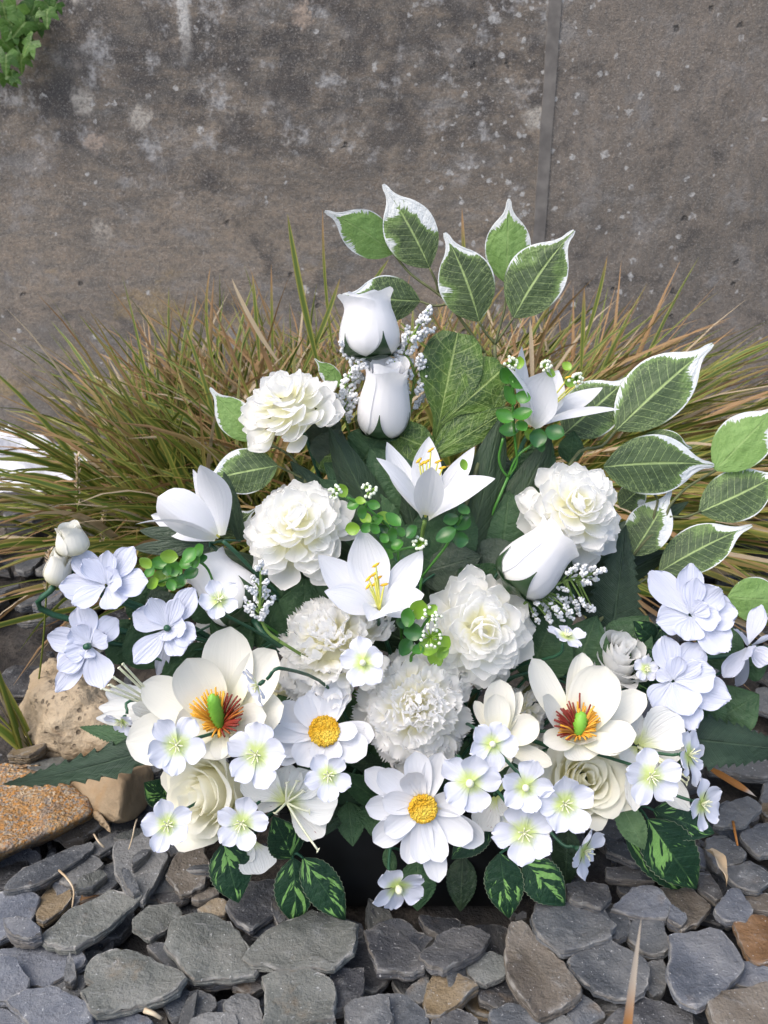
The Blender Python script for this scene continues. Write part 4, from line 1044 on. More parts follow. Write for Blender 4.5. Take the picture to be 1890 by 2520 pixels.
head(ZS, (622, 875), None, (-.28, -.42, .86), 112, 'white mum head seen from the side, highest on the left beside the rosebuds', 'mum', 84, MG, 'mum_flower', seed=2, el1=-4, el0=60)
head(ZS, (642, 1135), None, (-.05, -.62, .78), 124, 'white mum head in the left middle above the small white filler sprig', 'mum', 88, MG, 'mum_flower', seed=5, el1=-10, el0=60)
head(ZS, (1245, 1098), None, (.10, -.75, .66), 116, 'white mum head on the right above the leaning rosebud', 'mum', 88, MG, 'mum_flower', seed=8, el1=-16, el0=60)
head(ZS, (1040, 1362), None, (.05, -.88, .46), 124, 'white mum head in the centre right, next to lime sprig with white berries', 'mum', 92, MG, 'mum_flower', off=.0, seed=11, el1=-14, el0=60)
CG = 'fringed white carnation heads'
head(ZS, (712, 1378), None, (-.30, -.42, .86), 132, 'cream-centred carnation with fringed petals lying under the lower lily', 'carn', 88, CG, 'carnation_flower', seed=3, el0=84, el1=-2, off=.0)
head(ZS, (900, 1525), None, (.02, -.72, .69), 132, 'large fringed white carnation at the centre, above the lower daisy', 'carn', 96, CG, 'carnation_flower', seed=6, el0=86, el1=-6, off=-.005)
head(ZS, (600, 1490), None, (.2, -.5, .8), 78, 'small cream carnation mostly hidden behind the left magnolia', 'carn', 30, CG, 'carnation_flower', seed=9, off=.05)
head(ZS, (1128, 1530), None, (.1, -.6, .8), 62, 'cream carnation half hidden behind the small magnolia and right magnolia', 'carn', 28, CG, 'carnation_flower', seed=12, off=.045)
head(ZS, (1150, 1625), None, (.2, -.6, .7), 60, 'cream carnation deep between the small magnolia and the ranunculus', 'carn', 26, CG, 'carnation_flower', seed=14, off=.04)

# ---------------------------------------------------------------- wrapped heads: rosebuds and roses
def wrap(rp, zp, a0, span, nu=12, nv=12, topk=.12, topp=2.5, flare=0., ruf=0., point=0., seed=0, lift=0., edge=0.):
    """petal wrapped round the z axis; rp, zp: profiles of radius and height over 0..1"""
    rs = np.random.RandomState(seed); ph = rs.rand(3)*6.28
    q = 1 - (1 - np.linspace(0, 1, nv+1))**1.3; u = np.linspace(-1, 1, nu+1)
    T, U = np.meshgrid(q, u, indexing='ij')
    z1 = 1 - topk*np.abs(U)**topp + point*np.exp(-(U/.25)**2) + edge*np.sin(U*9 + ph[0])*.5
    T2 = T*z1
    x = np.array([p[0] for p in rp]); y = np.array([p[1] for p in rp])
    rad = hermite(rp, np.clip(T2, 0, 1)) + flare*np.clip((T2-.7)/.3, 0, 1.4)**2*(1-.4*np.abs(U)) + ruf*np.sin(U*5 + ph[1])*T2**4 + ruf*.3*np.sin(U*11 + ph[2])*T2**6 + lift*(U*.5+.5)
    z = hermite(zp, np.clip(T2, 0, 1)) + np.clip(T2-1, 0, 1)*(zp[-1][1]-zp[-2][1])/(zp[-1][0]-zp[-2][0])
    an = a0 + U*span/2*(0.25 + .75*np.clip(T2*3, 0, 1)**.5)
    P = np.stack([np.cos(an)*rad, np.sin(an)*rad, z], -1)
    return P.reshape(-1, 3), gridfaces(nv, nu), np.stack([(U+1)/2, T], -1).reshape(-1, 2)
def rosebud(zm, base, tip, wpx, Y, dY, label, seed=1, calyx=True, mat='bud', group='closed white rosebuds', flare=.12, name='rosebud', off=0., open_=0.0, st=True, roll=0.):
    b = zm(base); Y = (Yp(b[1]) if Y is None else Y) + off
    B = at(b, Y); T = at(zm(tip), Y + dY); H = np.linalg.norm(T - B); f = nz(T - B); Rm = mm(wpx, zm, B)/2
    t = empty(name, B, label, 'flower', group)
    fr = frame(f, roll); fr.translation = Vector(B)
    rp = lambda s: [(0, .22*Rm*s), (.1, .62*Rm*s), (.25, .93*Rm*s), (.42, 1.0*Rm*s), (.62, .90*Rm*s), (.8, (.74+open_)*Rm*s), (.92, (.70+open_*1.6)*Rm*s), (1, (.74+open_*2.2)*Rm*s)]
    zp = lambda h: [(0, 0), (.1, .045*H), (.25, .17*H), (.5, .45*H*h), (.75, .74*H*h), (1, H*h)]
    rs = random.Random(seed)
    for i in range(3):   # outer
        v, ff, uv = wrap(rp(1 - .012*i), zp(.97 - .03*i), roll*0 + seed + i*2.09, 2.75 if calyx else 2.5, topk=.09 if calyx else .42, flare=flare*Rm*(1 + .3*i), ruf=.03*Rm, point=.05, lift=.055*Rm, seed=seed*7+i)
        obj('petal', xf(fr, v), ff, M[mat], t, uv=uv)
    for i in range(3):   # inner
        s = .86 - .14*i
        v, ff, uv = wrap(rp(s), zp(.98 - .01*i), seed + 1 + i*2.4, 3.4, topk=.10, flare=flare*.5*Rm, ruf=.03*Rm, point=.03, seed=seed*5+i)
        obj('petal', xf(fr, v), ff, M[mat], t, uv=uv)
    if calyx:
        def ring(s_, k_=1.05): return float(hermite(rp(k_), np.array([s_]))[0]) + .0008, float(hermite(zp(.97), np.array([s_]))[0])
        rows = [(.10*Rm, -.07*H), (.16*Rm, -.045*H)] + [ring(x_) for x_ in np.linspace(0.02, .16, 7)]
        v = []; uv = []
        for kq, (rad, z) in enumerate(rows):
            for i in range(24):
                an = 6.28319*i/24
                v.append((math.cos(an)*rad, math.sin(an)*rad, z - (.0 if kq < 8 else .02*H*(1-math.cos(5*(an-seed*.7)))))); uv.append((i/24, kq/9))
        fq = [(k_*24+i, k_*24+(i+1) % 24, (k_+1)*24+(i+1) % 24, (k_+1)*24+i) for k_ in range(len(rows)-1) for i in range(24)]
        obj('calyx', xf(fr, v), fq, M['calyx'], t, uv=uv)
        for i in range(5):
            a = seed*.7 + i*1.2566
            v = []; uv = []
            for tt in np.linspace(0, 1, 10):
                rad, z = ring(.10 + .38*tt, 1.055); wv = (.50*(1-tt)**2.4 + .13*(1-tt))*Rm + .0003
                for u in (-1, 0, 1):
                    an = a + u*wv/rad
                    v.append((math.cos(an)*rad*(1.0 if u else 1.012), math.sin(an)*rad*(1.0 if u else 1.012), z)); uv.append((.5+u*.5, tt))
            obj('sepal', xf(fr, v), gridfaces(9, 2), M['calyx'], t, uv=uv)
    if st: stem(t, B, f, .0026)
    return t
rosebud(ZC, (1095, 1085), (1070, 672), 345, .715, .01, 'topmost white rosebud with flared lip, in front of a variegated leaf', seed=2, flare=.13, roll=.3)
rosebud(ZC, (1160, 1530), (1195, 1085), 300, .70, -.005, 'white rosebud directly below the topmost one, between two white filler sprigs', seed=4, flare=.10, roll=2.2)
rosebud(ZG, (230, 780), (540, 470), 330, .60, .01, 'plump white rosebud leaning to the upper right, under the right mum', seed=6, flare=.14, roll=1.1)
rosebud(ZE, (1560, 1010), (1235, 640), 400, .60, .03, 'large white rosebud leaning to the upper left, beside the small filler sprig', seed=9, flare=.12, roll=.2)
rosebud(ZE, (370, 588), (325, 395), 215, .60, .0, 'upper small white bud on the left edge of the arrangement', seed=3, calyx=False, mat='cream', group='small tulip-like buds', flare=.0, name='flower_bud', open_=.02)
rosebud(ZE, (235, 785), (290, 570), 175, .595, .0, 'lower small cream bud on the left, just above a blue-white flower', seed=5, calyx=False, mat='cream', group='small tulip-like buds', flare=.0, name='flower_bud', open_=.06)

def rose(zm, ctr, Y, f, Rpx, label, mat, seed, depth=1.0, layers=6, off=0., openk=1.0, group='open roses in the lower half', name='rose_flower'):
    src = zm(ctr); Y = (Yp(src[1]) if Y is None else Y) + off
    C = at(src, Y); f = nz(f); Rm = mm(Rpx, zm, C); H = Rm*1.35*depth
    B = C - f*H*.75
    t = empty(name, B, label, 'flower', group)
    fr = frame(f, seed); fr.translation = Vector(B)
    r = random.Random(seed); an = 0
    for k in range(layers):
        q = k/(layers-1)                   # 0 inner .. 1 outer
        n = (2, 2, 3, 3, 4, 5, 5)[min(k + (7 - layers)//2, 6)]
        for i in range(n):
            an += 6.283/n + r.uniform(.15, .6)
            jr = r.uniform(.9, 1.12)
            rim = Rm*(.10 + .90*q**1.25*openk)*jr; belly = Rm*(.15 + .62*q)*r.uniform(.95, 1.05); hh = H*(1.0 - .40*q**1.5)*r.uniform(.9, 1.08)
            rp = [(0, .12*Rm), (.15, belly*.6), (.45, belly), (.75, (belly*.55+rim*.45)), (1, rim)]
            zp = [(0, 0), (.15, .06*H), (.45, .38*hh), (.75, .76*hh), (1, hh)]
            v, ff, uv = wrap(rp, zp, an, min(6.283/n*1.6, 4.2), nu=16, nv=12, topk=.22, topp=3, flare=(.05 + .26*q)*Rm, ruf=(.03+.075*q)*Rm, lift=(.05+.09*q)*Rm, seed=seed*31+k*7+i, edge=.03)
            obj('petal', xf(fr, v), ff, M[mat], t, uv=uv)
    v, ff = ICO2; v = v*np.array([.3, .3, .25])*Rm
    obj('calyx', xf(fr, v), ff, M['calyx'], t)
    stem(t, B, f)
    return t
rose(ZH, (590, 1095), None, (-.50, -.72, .42), 232, 'ivory rose with tight spiral centre at the lower left, above small blossoms', 'ivory', 3, depth=1.1, layers=6, off=.0)
rose(ZJ, (600, 1000), None, (.02, -.72, .68), 215, 'cream ranunculus with a swirled open centre at the lower right', 'ivory', 7, depth=.8, layers=6, off=.012)
rose(ZJ, (800, 240), None, (.12, -.45, .88), 175, 'white half-open rose on the right, next to the blue-white flowers', 'rosew', 5, depth=1.55, layers=6, openk=.85, off=.03)
rose(ZE, (1310, 1060), None, (-.2, -.6, .7), 120, 'cream rose bud mostly hidden between the left blue flower and the magnolia', 'rosew', 8, depth=1.3, layers=5, off=.05)

# ---------------------------------------------------------------- lilies
LG = 'white star lilies'
def stamens(zm, C, f, tips, parent, fil='ystem', tipm='yellow', r=.0009, tl=.008, k=.5, dY=None, name='stamen'):
    for p in tips:
        T = at(zm(p), C[1] + dY) if dY is not None else solve_tip(zm, p, C, f, k)
        mid = (C + T)/2 + f*.003
        o = obj(name, *tube([C, mid, T], r, r*.8, 5)[:2], M[fil], parent)
        if tipm:
            d = nz(T - mid); s = nz(np.cross(d, f) + d*.4)
            v, ff = ICO1; fr = frame(s)
            obj('anther', xf(fr, v*np.array([.32, .32, 1.0])*tl*.5) + T, ff, M[tipm], o)
t, C, f = eflower(ZE, (1355, 478), .615, (-.6, -.15, .78), [
    (1175, 15, 130, dict(dY=.03)), (890, 325, 190, dict(dY=.035, cup=.4, n=(-.25, -.9, .35))), (935, 205, 300, dict(dY=.0, cup=-.5, bow=.08, prof='magnolia', n=(-.25, -.9, .35))),
    (1225, -15, 245, dict(dY=-.01, cup=-.35, bow=-.10, n=(-.25, -.9, .35))), (785, 388, 120, dict(dY=-.035, cup=.3, bow=.10))],
    'white lily opening to the left, highest flower on the left side', group=LG, name='lily_flower', prof='lily', mat='lily', nu=8, nv=14, cup=.3, bow=-.06)
stamens(ZE, C, f, [(1015, 185), (1128, 195)], t, dY=.012)
t, C, f = eflower(ZD, (515, 1225), .675, (.35, -.1, .93), [
    (640, 950, 170, dict(dY=.02, cup=.3)), (855, 1035, 130, dict(dY=.025, curl=-.1)), (462, 835, 150, dict(dY=.02, bow=-.12)),
    (385, 925, 150, dict(dY=-.01, bow=.16, cup=-.3)), (600, 955, 230, dict(dY=-.02, cup=-.35, bow=.04, prof='lily')), (938, 1140, 150, dict(dY=-.015, bow=.10, cup=-.2))],
    'white lily on the upper right, pointing up above the green sprig', group=LG, name='lily_flower', prof='lily', mat='lily', nu=8, nv=14, cup=.3, bow=-.06)
stamens(ZD, C, f, [(715, 1015), (745, 1010), (690, 985)], t, dY=.01)
t, C, f = eflower(ZO, (985, 740), .635, (.08, -.28, .95), [
    (1015, 82, 250, dict(dY=.05)), (670, 125, 230, dict(dY=.04, curl=.05)), (1385, 165, 200, dict(dY=.04)),
    (585, 255, 230, dict(dY=-.005, bow=.10, curl=-.05, cup=-.2)), (1555, 425, 330, dict(dY=-.01, bow=.10, cup=.12, bend=-.12)), (1040, 330, 240, dict(dY=-.028, cup=-.4, bow=-.05, prof='magnolia'))],
    'white lily in the upper centre, cup shaped with yellow stamens, below the rosebuds', group=LG, name='lily_flower', prof='lily', mat='lily', nu=8, nv=14, cup=.3, bow=-.06, smat='stem_l')
stamens(ZO, C, f, [(1030, 190), (932, 275), (960, 300), (995, 285), (1090, 285), (1125, 335)], t, dY=.012)
t, C, f = eflower(ZO, (610, 1500), .565, (.02, -.62, .78), [
    (465, 835, 350, dict(k=.35)), (110, 1050, 290, dict(k=.3)), (960, 1010, 250, dict(k=.3)), (160, 1345, 270, dict(k=.38, bow=.04)),
    (975, 1370, 310, dict(k=.40, bow=.06)), (520, 1590, 230, dict(dY=-.035, bow=.10)), (780, 1500, 150, dict(dY=-.03, bow=.12, cup=-.2))],
    'wide open white lily in the centre, facing the viewer with six yellow stamens', group=LG, name='lily_flower', prof='lily', mat='lily', nu=8, nv=14, cup=.28, bow=-.07)
stamens(ZO, C, f, [(580, 1130), (565, 1205), (520, 1240), (600, 1235), (570, 1285), (520, 1300), (650, 1290)], t, k=.62)

# ---------------------------------------------------------------- magnolias
def magnolia_centre(zm, C, f, c0, c1, wpx, tips, t, kk=.75):
    A = C + f*.004; T = solve_tip(zm, c1, C, f, .78)
    w_ = mm(wpx, zm, C)/2; L = np.linalg.norm(T - A); d = nz(T - A)
    fr = frame(d); fr.translation = Vector(A)
    n, m = 14, 14; v = []
    for j in range(m+1):
        q = j/m; rad = w_*(.55 + .6*math.sin(q*2.6+.3))*(1 if q < .9 else (.9 if q < .99 else .35))
        for i in range(n):
            an = 6.283*i/n + q
            v.append((math.cos(an)*rad*(.90+.24*((i+j) % 2)), math.sin(an)*rad*(.90+.24*((i+j) % 2)), q*L))
    v.append((0, 0, L*1.02))
    ff = [(j*n+i, j*n+(i+1) % n, (j+1)*n+(i+1) % n, (j+1)*n+i) for j in range(m) for i in range(n)] + [(m*n+i, m*n+(i+1) % n, (m+1)*n) for i in range(n)]
    obj('seed_cone', xf(fr, v), ff, M['cone'], t)
    ac = Acc(); r = random.Random(int(c0[0]))
    for (px, py, red) in tips:
        P = solve_tip(zm, (px + r.uniform(-22, 22), py + r.uniform(-22, 22)), C, f, kk*r.uniform(.85, 1.25))
        st = C + (P - C)*.08; md = (st + P)/2 + f*.004
        v, ff, uv = tube([st, md, P], .0009, .0007, 5, 5)
        ac.add(v, ff, uv, min(1, max(0, red + r.uniform(-.25, .25))))
    s = ac.build('stamens', M['stamen'], t); s['kind'] = 'stuff'
MAG = 'cream magnolias with green centres'
t, C, f = eflower(ZH, (745, 680), None, (-.05, -.70, .72), [
    (800, 100, 310, dict(k=.42)), (190, 775, 310, dict(k=.02, cup=.25, b0=.15)), (285, 430, 240, dict(k=.15)), (1110, 560, 240, dict(k=.22)), (1065, 240, 270, dict(k=.42)),
    (545, 285, 290, dict(k=.55)), (830, 850, 240, dict(k=.12)), (640, 868, 250, dict(k=.12)), (470, 690, 240, dict(k=.42, bow=-.12)), (1010, 620, 200, dict(k=.48))],
    'big cream magnolia on the left with a green cone and orange-red stamens', group=MAG, name='magnolia_flower', prof='magnolia', mat='cream', nu=9, nv=14, cup=.35, bow=-.10, off=-.015)
magnolia_centre(ZH, C, f, (740, 650), (690, 495), 74, [(718+140*math.cos(a), 590+120*math.sin(a), (.9 if math.cos(a) > .5 else .25)) for a in np.linspace(-3.5, .9, 60)] + [(735+95*math.cos(a), 655+80*math.sin(a), (.9 if math.cos(a) > .3 else .3)) for a in np.linspace(0, 6.28, 60)], t, .62)
t, C, f = eflower(ZJ, (530, 752), None, (.0, -.42, .90), [
    (560, 255, 170, dict(k=.55)), (262, 290, 185, dict(k=.5)), (935, 500, 200, dict(k=.15)), (700, 335, 290, dict(k=.62)), (880, 740, 210, dict(k=.3)),
    (600, 890, 260, dict(k=-.10)), (325, 515, 150, dict(k=.75)), (330, 790, 150, dict(k=.28, bow=-.03)), (800, 838, 150, dict(k=.22, bow=-.03)), (540, 800, 230, dict(k=.45))],
    'cream magnolia on the right with a green cone and dark red stamens', group=MAG, name='magnolia_flower', prof='magnolia', mat='cream', nu=9, nv=14, cup=.35, bow=-.10, off=-.005)
magnolia_centre(ZJ, C, f, (530, 730), (560, 605), 74, [(530+120*math.cos(a), 655+90*math.sin(a), (.95 if math.cos(a) < -.2 else .15)) for a in np.linspace(-3.6, .5, 60)] + [(560, 515, 1), (545, 520, 1), (615, 540, 1), (485, 560, 1), (460, 580, 1)] + [(525+100*math.cos(a), 725+40*math.sin(a), (.6 if math.cos(a) < -.2 else .1)) for a in np.linspace(0, 6.28, 50)], t, .62)
t, C, f = eflower(ZN, (740, 720), None, (.0, -.62, .78), [
    (750, 92, 320, dict(k=.3)), (490, 310, 150, dict(k=.25)), (960, 215, 160, dict(k=.2)), (1140, 520, 300, dict(k=.2, bow=-.12)), (1280, 960, 190, dict(k=-.1)),
    (700, 240, 270, dict(k=.5)), (560, 560, 140, dict(k=.4)), (650, 1040, 250, dict(k=.0)), (770, 1000, 230, dict(k=.05))],
    'smaller cream magnolia, its yellow centre covered by a blue-white blossom', group=MAG, name='magnolia_flower', prof='magnolia', mat='cream', nu=9, nv=14, cup=.35, bow=-.08, off=.0)
stamens(ZN, C, f, [(720, 830), (745, 870), (735, 900), (760, 880)], t, 'yellow', 'yellow', k=.4)

# ---------------------------------------------------------------- daisies
def daisy_disc(zm, C, f, wpx, hpx, t, seed):
    r0 = mm(wpx, zm, C)/2
    ac = Acc(); rs = random.Random(seed)
    fr = frame(f, .3); fr.translation = Vector(C + f*.001)
    for i in range(210):
        q = math.sqrt((i+.5)/210); an = i*2.39996; rad = q*r0
        h = r0*.34*math.sqrt(max(0, 1-q*q*.9)) + rs.uniform(0, .0007)
        v, ff = ICO1
        s = .0012 if q < .8 else .0015
        ac.add(xf(fr, v*np.array([s, s, s*(1.3 if q < .8 else 2.2)]) + np.array([math.cos(an)*rad, math.sin(an)*rad, h])), ff)
    v, ff = ICO2; ac.add(xf(fr, v*np.array([r0*.97, r0*.97, r0*.36])), ff)
    o = ac.build('flower_disc', M['disc'], t); o['kind'] = 'stuff'
DG = 'white daisies with yellow centres'
t, C, f = eflower(ZH, (1345, 715), None, (.12, -.58, .80), [
    (1335, 402, 150, dict(k=.3)), (1062, 570, 160, dict(k=.1)), (1640, 735, 150, dict(k=.05)), (1070, 840, 120, dict(k=.0)), (1060, 890, 130, dict(k=-.05)),
    (1450, 402, 150, dict(k=.36)), (1195, 515, 170, dict(k=.3)), (1035, 722, 120, dict(k=.15)), (1590, 850, 190, dict(k=.15)), (1190, 905, 180, dict(k=.1)), (1355, 900, 190, dict(k=.12)),
    (1540, 712, 110, dict(k=.35)), (1260, 470, 120, dict(k=.32)), (1420, 450, 110, dict(k=.42))],
    'white daisy left of centre, tilted up, beside the fringed carnation', group=DG, name='daisy_flower', prof='daisy', mat='daisy', nu=7, nv=11, cup=.3, bow=-.05, off=-.008)
daisy_disc(ZH, C, f, 172, 150, t, 1)
t, C, f = eflower(ZI, (868, 1115), None, (.06, -.94, .34), [
    (505, 880, 165, dict(k=.0)), (508, 1110, 165, dict(k=.0)), (558, 1335, 180, dict(k=.0)), (775, 1470, 150, dict(k=.0)), (970, 1587, 155, dict(k=.0)), (1252, 1335, 180, dict(k=-.03)), (985, 770, 150, dict(k=.05)),
    (820, 765, 175, dict(k=.08)), (1150, 1080, 170, dict(k=.05)), (590, 885, 165, dict(k=.12)), (615, 1065, 150, dict(k=.15)), (630, 1275, 160, dict(k=.12)), (860, 1470, 150, dict(k=.06)), (990, 1460, 150, dict(k=.12)), (1180, 1320, 180, dict(k=.1)),
    (775, 900, 160, dict(k=.35, bow=-.2))],
    'large white daisy at the bottom centre, facing straight out over the planter', group=DG, name='daisy_flower', prof='daisy', mat='daisy', nu=7, nv=11, cup=.28, bow=-.05, off=-.012)
daisy_disc(ZI, C, f, 172, 200, t, 2)

# ---------------------------------------------------------------- blue-white large flowers
BG = 'large pale blue-white flowers'
bk = dict(group=BG, name='delphinium_flower', prof='wide', mat='blue', nu=10, nv=12, cup=.12, bow=-.05, ruf=.05, rf=2.4, top=.10, edge=.035, ez=5)
def eye(t, C, f, r=.0036):
    v, ff, uv = tube([C - f*.002, C + f*.003], r, r*.9, 12, 3)
    obj('eye', v, ff, M['stem'], t)
t, C, f = eflower(ZE, (585, 800), .585, (.05, -.70, .71), [
    (355, 575, 200, dict(k=.15)), (775, 540, 200, dict(k=.2)), (868, 775, 240, dict(k=.12)), (665, 955, 230, dict(k=.05)), (262, 810, 220, dict(k=.05)), (350, 930, 200, dict(k=.02)),
    (425, 625, 160, dict(k=.4)), (595, 565, 150, dict(k=.42)), (650, 690, 170, dict(k=.5, bow=-.15)), (690, 800, 120, dict(k=.5))],
    'pale blue-white flower on the upper left, just right of the two small buds', **bk)
t, C, f = eflower(ZE, (470, 1215), .575, (-.05, -.90, .42), [
    (410, 930, 220, dict(k=.1)), (665, 1030, 200, dict(k=.08)), (560, 1505, 250, dict(k=.02)), (240, 1530, 170, dict(k=-.05)), (180, 1150, 200, dict(k=.05)), (255, 1380, 210, dict(k=.05)),
    (350, 1085, 190, dict(k=.25)), (590, 1150, 170, dict(k=.28)), (300, 1270, 190, dict(k=.22)), (440, 1300, 130, dict(k=.25))],
    'pale blue-white flower with a green eye, lowest on the left above the crumbly rock', **bk)
eye(t, C + f*.004, f, .0030)
t, C, f = eflower(ZE, (1000, 1095), .575, (.05, -.80, .6), [
    (765, 990, 210, dict(k=.12)), (1185, 820, 200, dict(k=.2)), (1195, 1165, 200, dict(k=.08)), (1100, 1280, 190, dict(k=.05)), (775, 1335, 200, dict(k=.03)), (930, 1420, 120, dict(k=-.1, dY=.03)),
    (880, 890, 180, dict(k=.36)), (1075, 890, 150, dict(k=.4)), (1130, 1080, 160, dict(k=.3)), (1010, 1180, 140, dict(k=.3))],
    'pale blue-white flower left of the large leaning rosebud', **bk)
eye(t, C, f, .0028)
t, C, f = eflower(ZG, (1235, 930), .585, (-.1, -.82, .56), [
    (1005, 685, 190, dict(k=.1)), (1235, 640, 170, dict(k=.15)), (1492, 910, 230, dict(k=.08)), (1445, 1125, 220, dict(k=.02)), (1045, 970, 200, dict(k=.02)), (1210, 1070, 190, dict(k=0)),
    (1260, 720, 140, dict(k=.35)), (1400, 780, 200, dict(k=.4, bow=-.15)), (1400, 950, 170, dict(k=.3)), (1330, 870, 130, dict(k=.55))],
    'upper of the two open blue-white flowers on the right', **bk)
t, C, f = eflower(ZG, (1135, 1290), .565, (-.08, -.84, .54), [
    (1085, 1040, 180, dict(k=.12)), (1295, 1085, 190, dict(k=.08)), (1025, 1440, 190, dict(k=.0)), (1250, 1565, 210, dict(k=-.02)), (1455, 1390, 220, dict(k=.03)), (1040, 1240, 100, dict(k=.1)),
    (1165, 1155, 130, dict(k=.4)), (1370, 1240, 220, dict(k=.25)), (1235, 1480, 220, dict(k=.15)), (1290, 1190, 120, dict(k=.3))],
    'lower of the two open blue-white flowers on the right, above the dark fern leaf', **bk)
t, C, f = eflower(ZG, (1545, 1100), .575, (-.80, -.40, .42), [
    (1625, 870, 130, dict(dY=.015)), (1680, 1030, 110, dict(dY=.03)), (1410, 1270, 130, dict(dY=.0)), (1480, 1320, 110, dict(dY=.025)), (1670, 1190, 140, dict(dY=-.02)),
    (1495, 1010, 110, dict(dY=-.01)), (1560, 1160, 130, dict(dY=-.02))],
    'pale blue-white flower seen from the side at the right edge', **bk)

# ---------------------------------------------------------------- streaked flowers with fringed petals
AG = 'streaked fringed white flowers'
ak = dict(group=AG, name='alstroemeria_flower', prof='wide', mat='alst', nu=8, nv=24, cup=.22, bow=-.05, serr=.06, teeth=15, top=.08)
t, C, f = eflower(ZH, (470, 610), .555, (-.7, -.35, .55), [
    (70, 480, 170, dict(dY=.03, mat='alstp')), (30, 570, 130, dict(dY=.01, mat='alstp')), (15, 635, 120, dict(dY=-.015, mat='alstp')), (225, 560, 130, dict(dY=-.02)), (270, 490, 130, dict(dY=0))],
    'streaked white flower with long pale stamens reaching left over the crumbly rock', **ak)
stamens(ZH, C, f, [(55, 462), (172, 318), (115, 395), (150, 340), (95, 440)], t, 'paleflt', 'paleflt', dY=-.03, r=.0012, tl=.006)
t, C, f = eflower(ZH, (1125, 1125), None, (.0, -.85, .5), [
    (870, 940, 230, dict(k=.25, mat='alstp')), (1150, 905, 180, dict(k=.1)), (1425, 1110, 270, dict(k=.15, mat='alstp')), (935, 1110, 130, dict(k=-.1)), (1345, 1320, 200, dict(k=.0)), (1290, 950, 200, dict(k=.12, mat='alstp'))],
    'greenish-white streaked flower with curled stamens at the lower left, above the planter corner', **ak)
stamens(ZH, C, f, [(1310, 1405), (1060, 1190), (1190, 1000), (1225, 1060), (1130, 1010), (1260, 1180)], t, 'paleflt', 'paleflt', k=.25, r=.0011, tl=.005)
t, C, f = eflower(ZJ, (885, 810), None, (.05, -.75, .6), [
    (1150, 640, 280, dict(k=.25, mat='alstp')), (850, 590, 130, dict(k=.2)), (1195, 1190, 160, dict(k=.05, mat='alstp')), (870, 1195, 130, dict(k=.0)), (1170, 830, 180, dict(k=.15, mat='alstp')), (790, 900, 150, dict(k=.1, mat='alstp'))],
    'ribbed cream flower with fringed petals on the far right of the lower row', off=.012, **ak)
stamens(ZJ, C, f, [(1180, 1030), (1190, 1000), (1130, 950)], t, 'paleflt', 'paleflt', k=.2, r=.0011, tl=.005)
t, C, f = eflower(ZI, (1330, 1040), None, (.05, -.8, .5), [
    (1220, 1260, 190, dict(k=.1)), (1420, 1150, 140, dict(k=.1)), (1590, 730, 100, dict(k=.1)), (1480, 1360, 220, dict(k=.05, mat='alstp')), (1650, 1400, 230, dict(k=.05, mat='alstp'))],
    'streaked flower showing red dashes, half hidden behind small blossoms at the lower right', off=.03, **ak)
t, C, f = eflower(ZH, (925, 1340), None, (.05, -.8, .5), [(985, 1540, 230, dict(k=.0, mat='alstp')), (870, 1480, 120, dict(k=.0, mat='alstp'))],
    'ribbed cream petals hanging below the blue-white blossom next to the ivory rose', off=.02, **ak)

# ---------------------------------------------------------------- small blossoms
SG = 'small five-petalled blossoms'
def blossom(zm, ctr, Rpx, f, roll, label, off=-.02, pist=True, Y=None, open_=.22, asym=0., bs=.5):
    src = zm(ctr); Y = (Yp(src[1]) if Y is None else Y) + off
    C = at(src, Y); f = nz(f); Rm = mm(Rpx*(1.10 + .12*math.sin(ctr[0])), zm, C)
    t = empty('small_blossom', C, label, 'flower', SG)
    fr = frame(f, roll); fr.translation = Vector(C); sd = nseed(); r = random.Random(sd)
    for i in range(5):
        an = i*1.2566 + r.uniform(-.08, .08); L = Rm*r.uniform(.93, 1.07); k = open_ + r.uniform(-.25, .25)
        d = np.array([math.cos(an), math.sin(an), k]); d = nz(d)
        v, ff, uv = sheet(d*Rm*.04, d*L, (0, 0, 1), Rm*.86*r.uniform(.84, 1.06), 'round', 8, 9, bow=-.05, cup=r.uniform(.0, .4), ruf=.085, rf=2.4, top=.07, notch=.12*r.random(), bend=r.uniform(-.08, .08), curl=r.uniform(-.12, .15), edge=.04, seed=sd*5+i)
        obj('petal', xf(fr, v), ff, M['small'], t, uv=uv)
    if pist:
        ac = Acc()
        for i in range(7):
            an = i*.9 + r.uniform(-.2, .2); e = np.array([math.cos(an)*.22, math.sin(an)*.22, .30*r.uniform(.8, 1.2)])*Rm
            ac.add(*tube([np.zeros(3), e*.6, e], .0006, .0005, 4, 4))
        ac.add(ICO1[0]*.0011 + np.array([0, 0, Rm*.12]), ICO1[1])
        v = np.vstack(ac.v); o = obj('stamens', xf(fr, v), ac.f, M['paleflt'], t); o['kind'] = 'stuff'
    else:
        v, ff = ICO2; obj('pistil', xf(fr, v*np.array([.13, .13, .17])*Rm + np.array([0, 0, Rm*.14])), ff, M['paleflt'], t)
    v, ff = ICO1; obj('calyx', xf(fr, v*np.array([.12, .12, .22])*Rm - np.array([0, 0, .18*Rm])), ff, M['stem'], t)
    stem(t, C - f*.2*Rm, f, .0013, back=.018)
    return t
blossom(ZE, (1350, 905), 150, (.2, -.6, .75), .6, 'small blossom lying on the large leaning rosebud at the left', Y=.545, off=0)
blossom(ZH, (960, 440), 135, (-.75, -.45, -.3), .3, 'small blossom seen from behind over the right petals of the left magnolia', off=-.07)
blossom(ZH, (950, 845), 165, (-.15, -.85, .45), .2, 'small green-centred blossom between the left magnolia and the left daisy', off=-.035)
blossom(ZH, (485, 790), 150, (.15, -.8, .55), .9, 'small blossom lying on the lowest petal of the left magnolia', off=-.055)
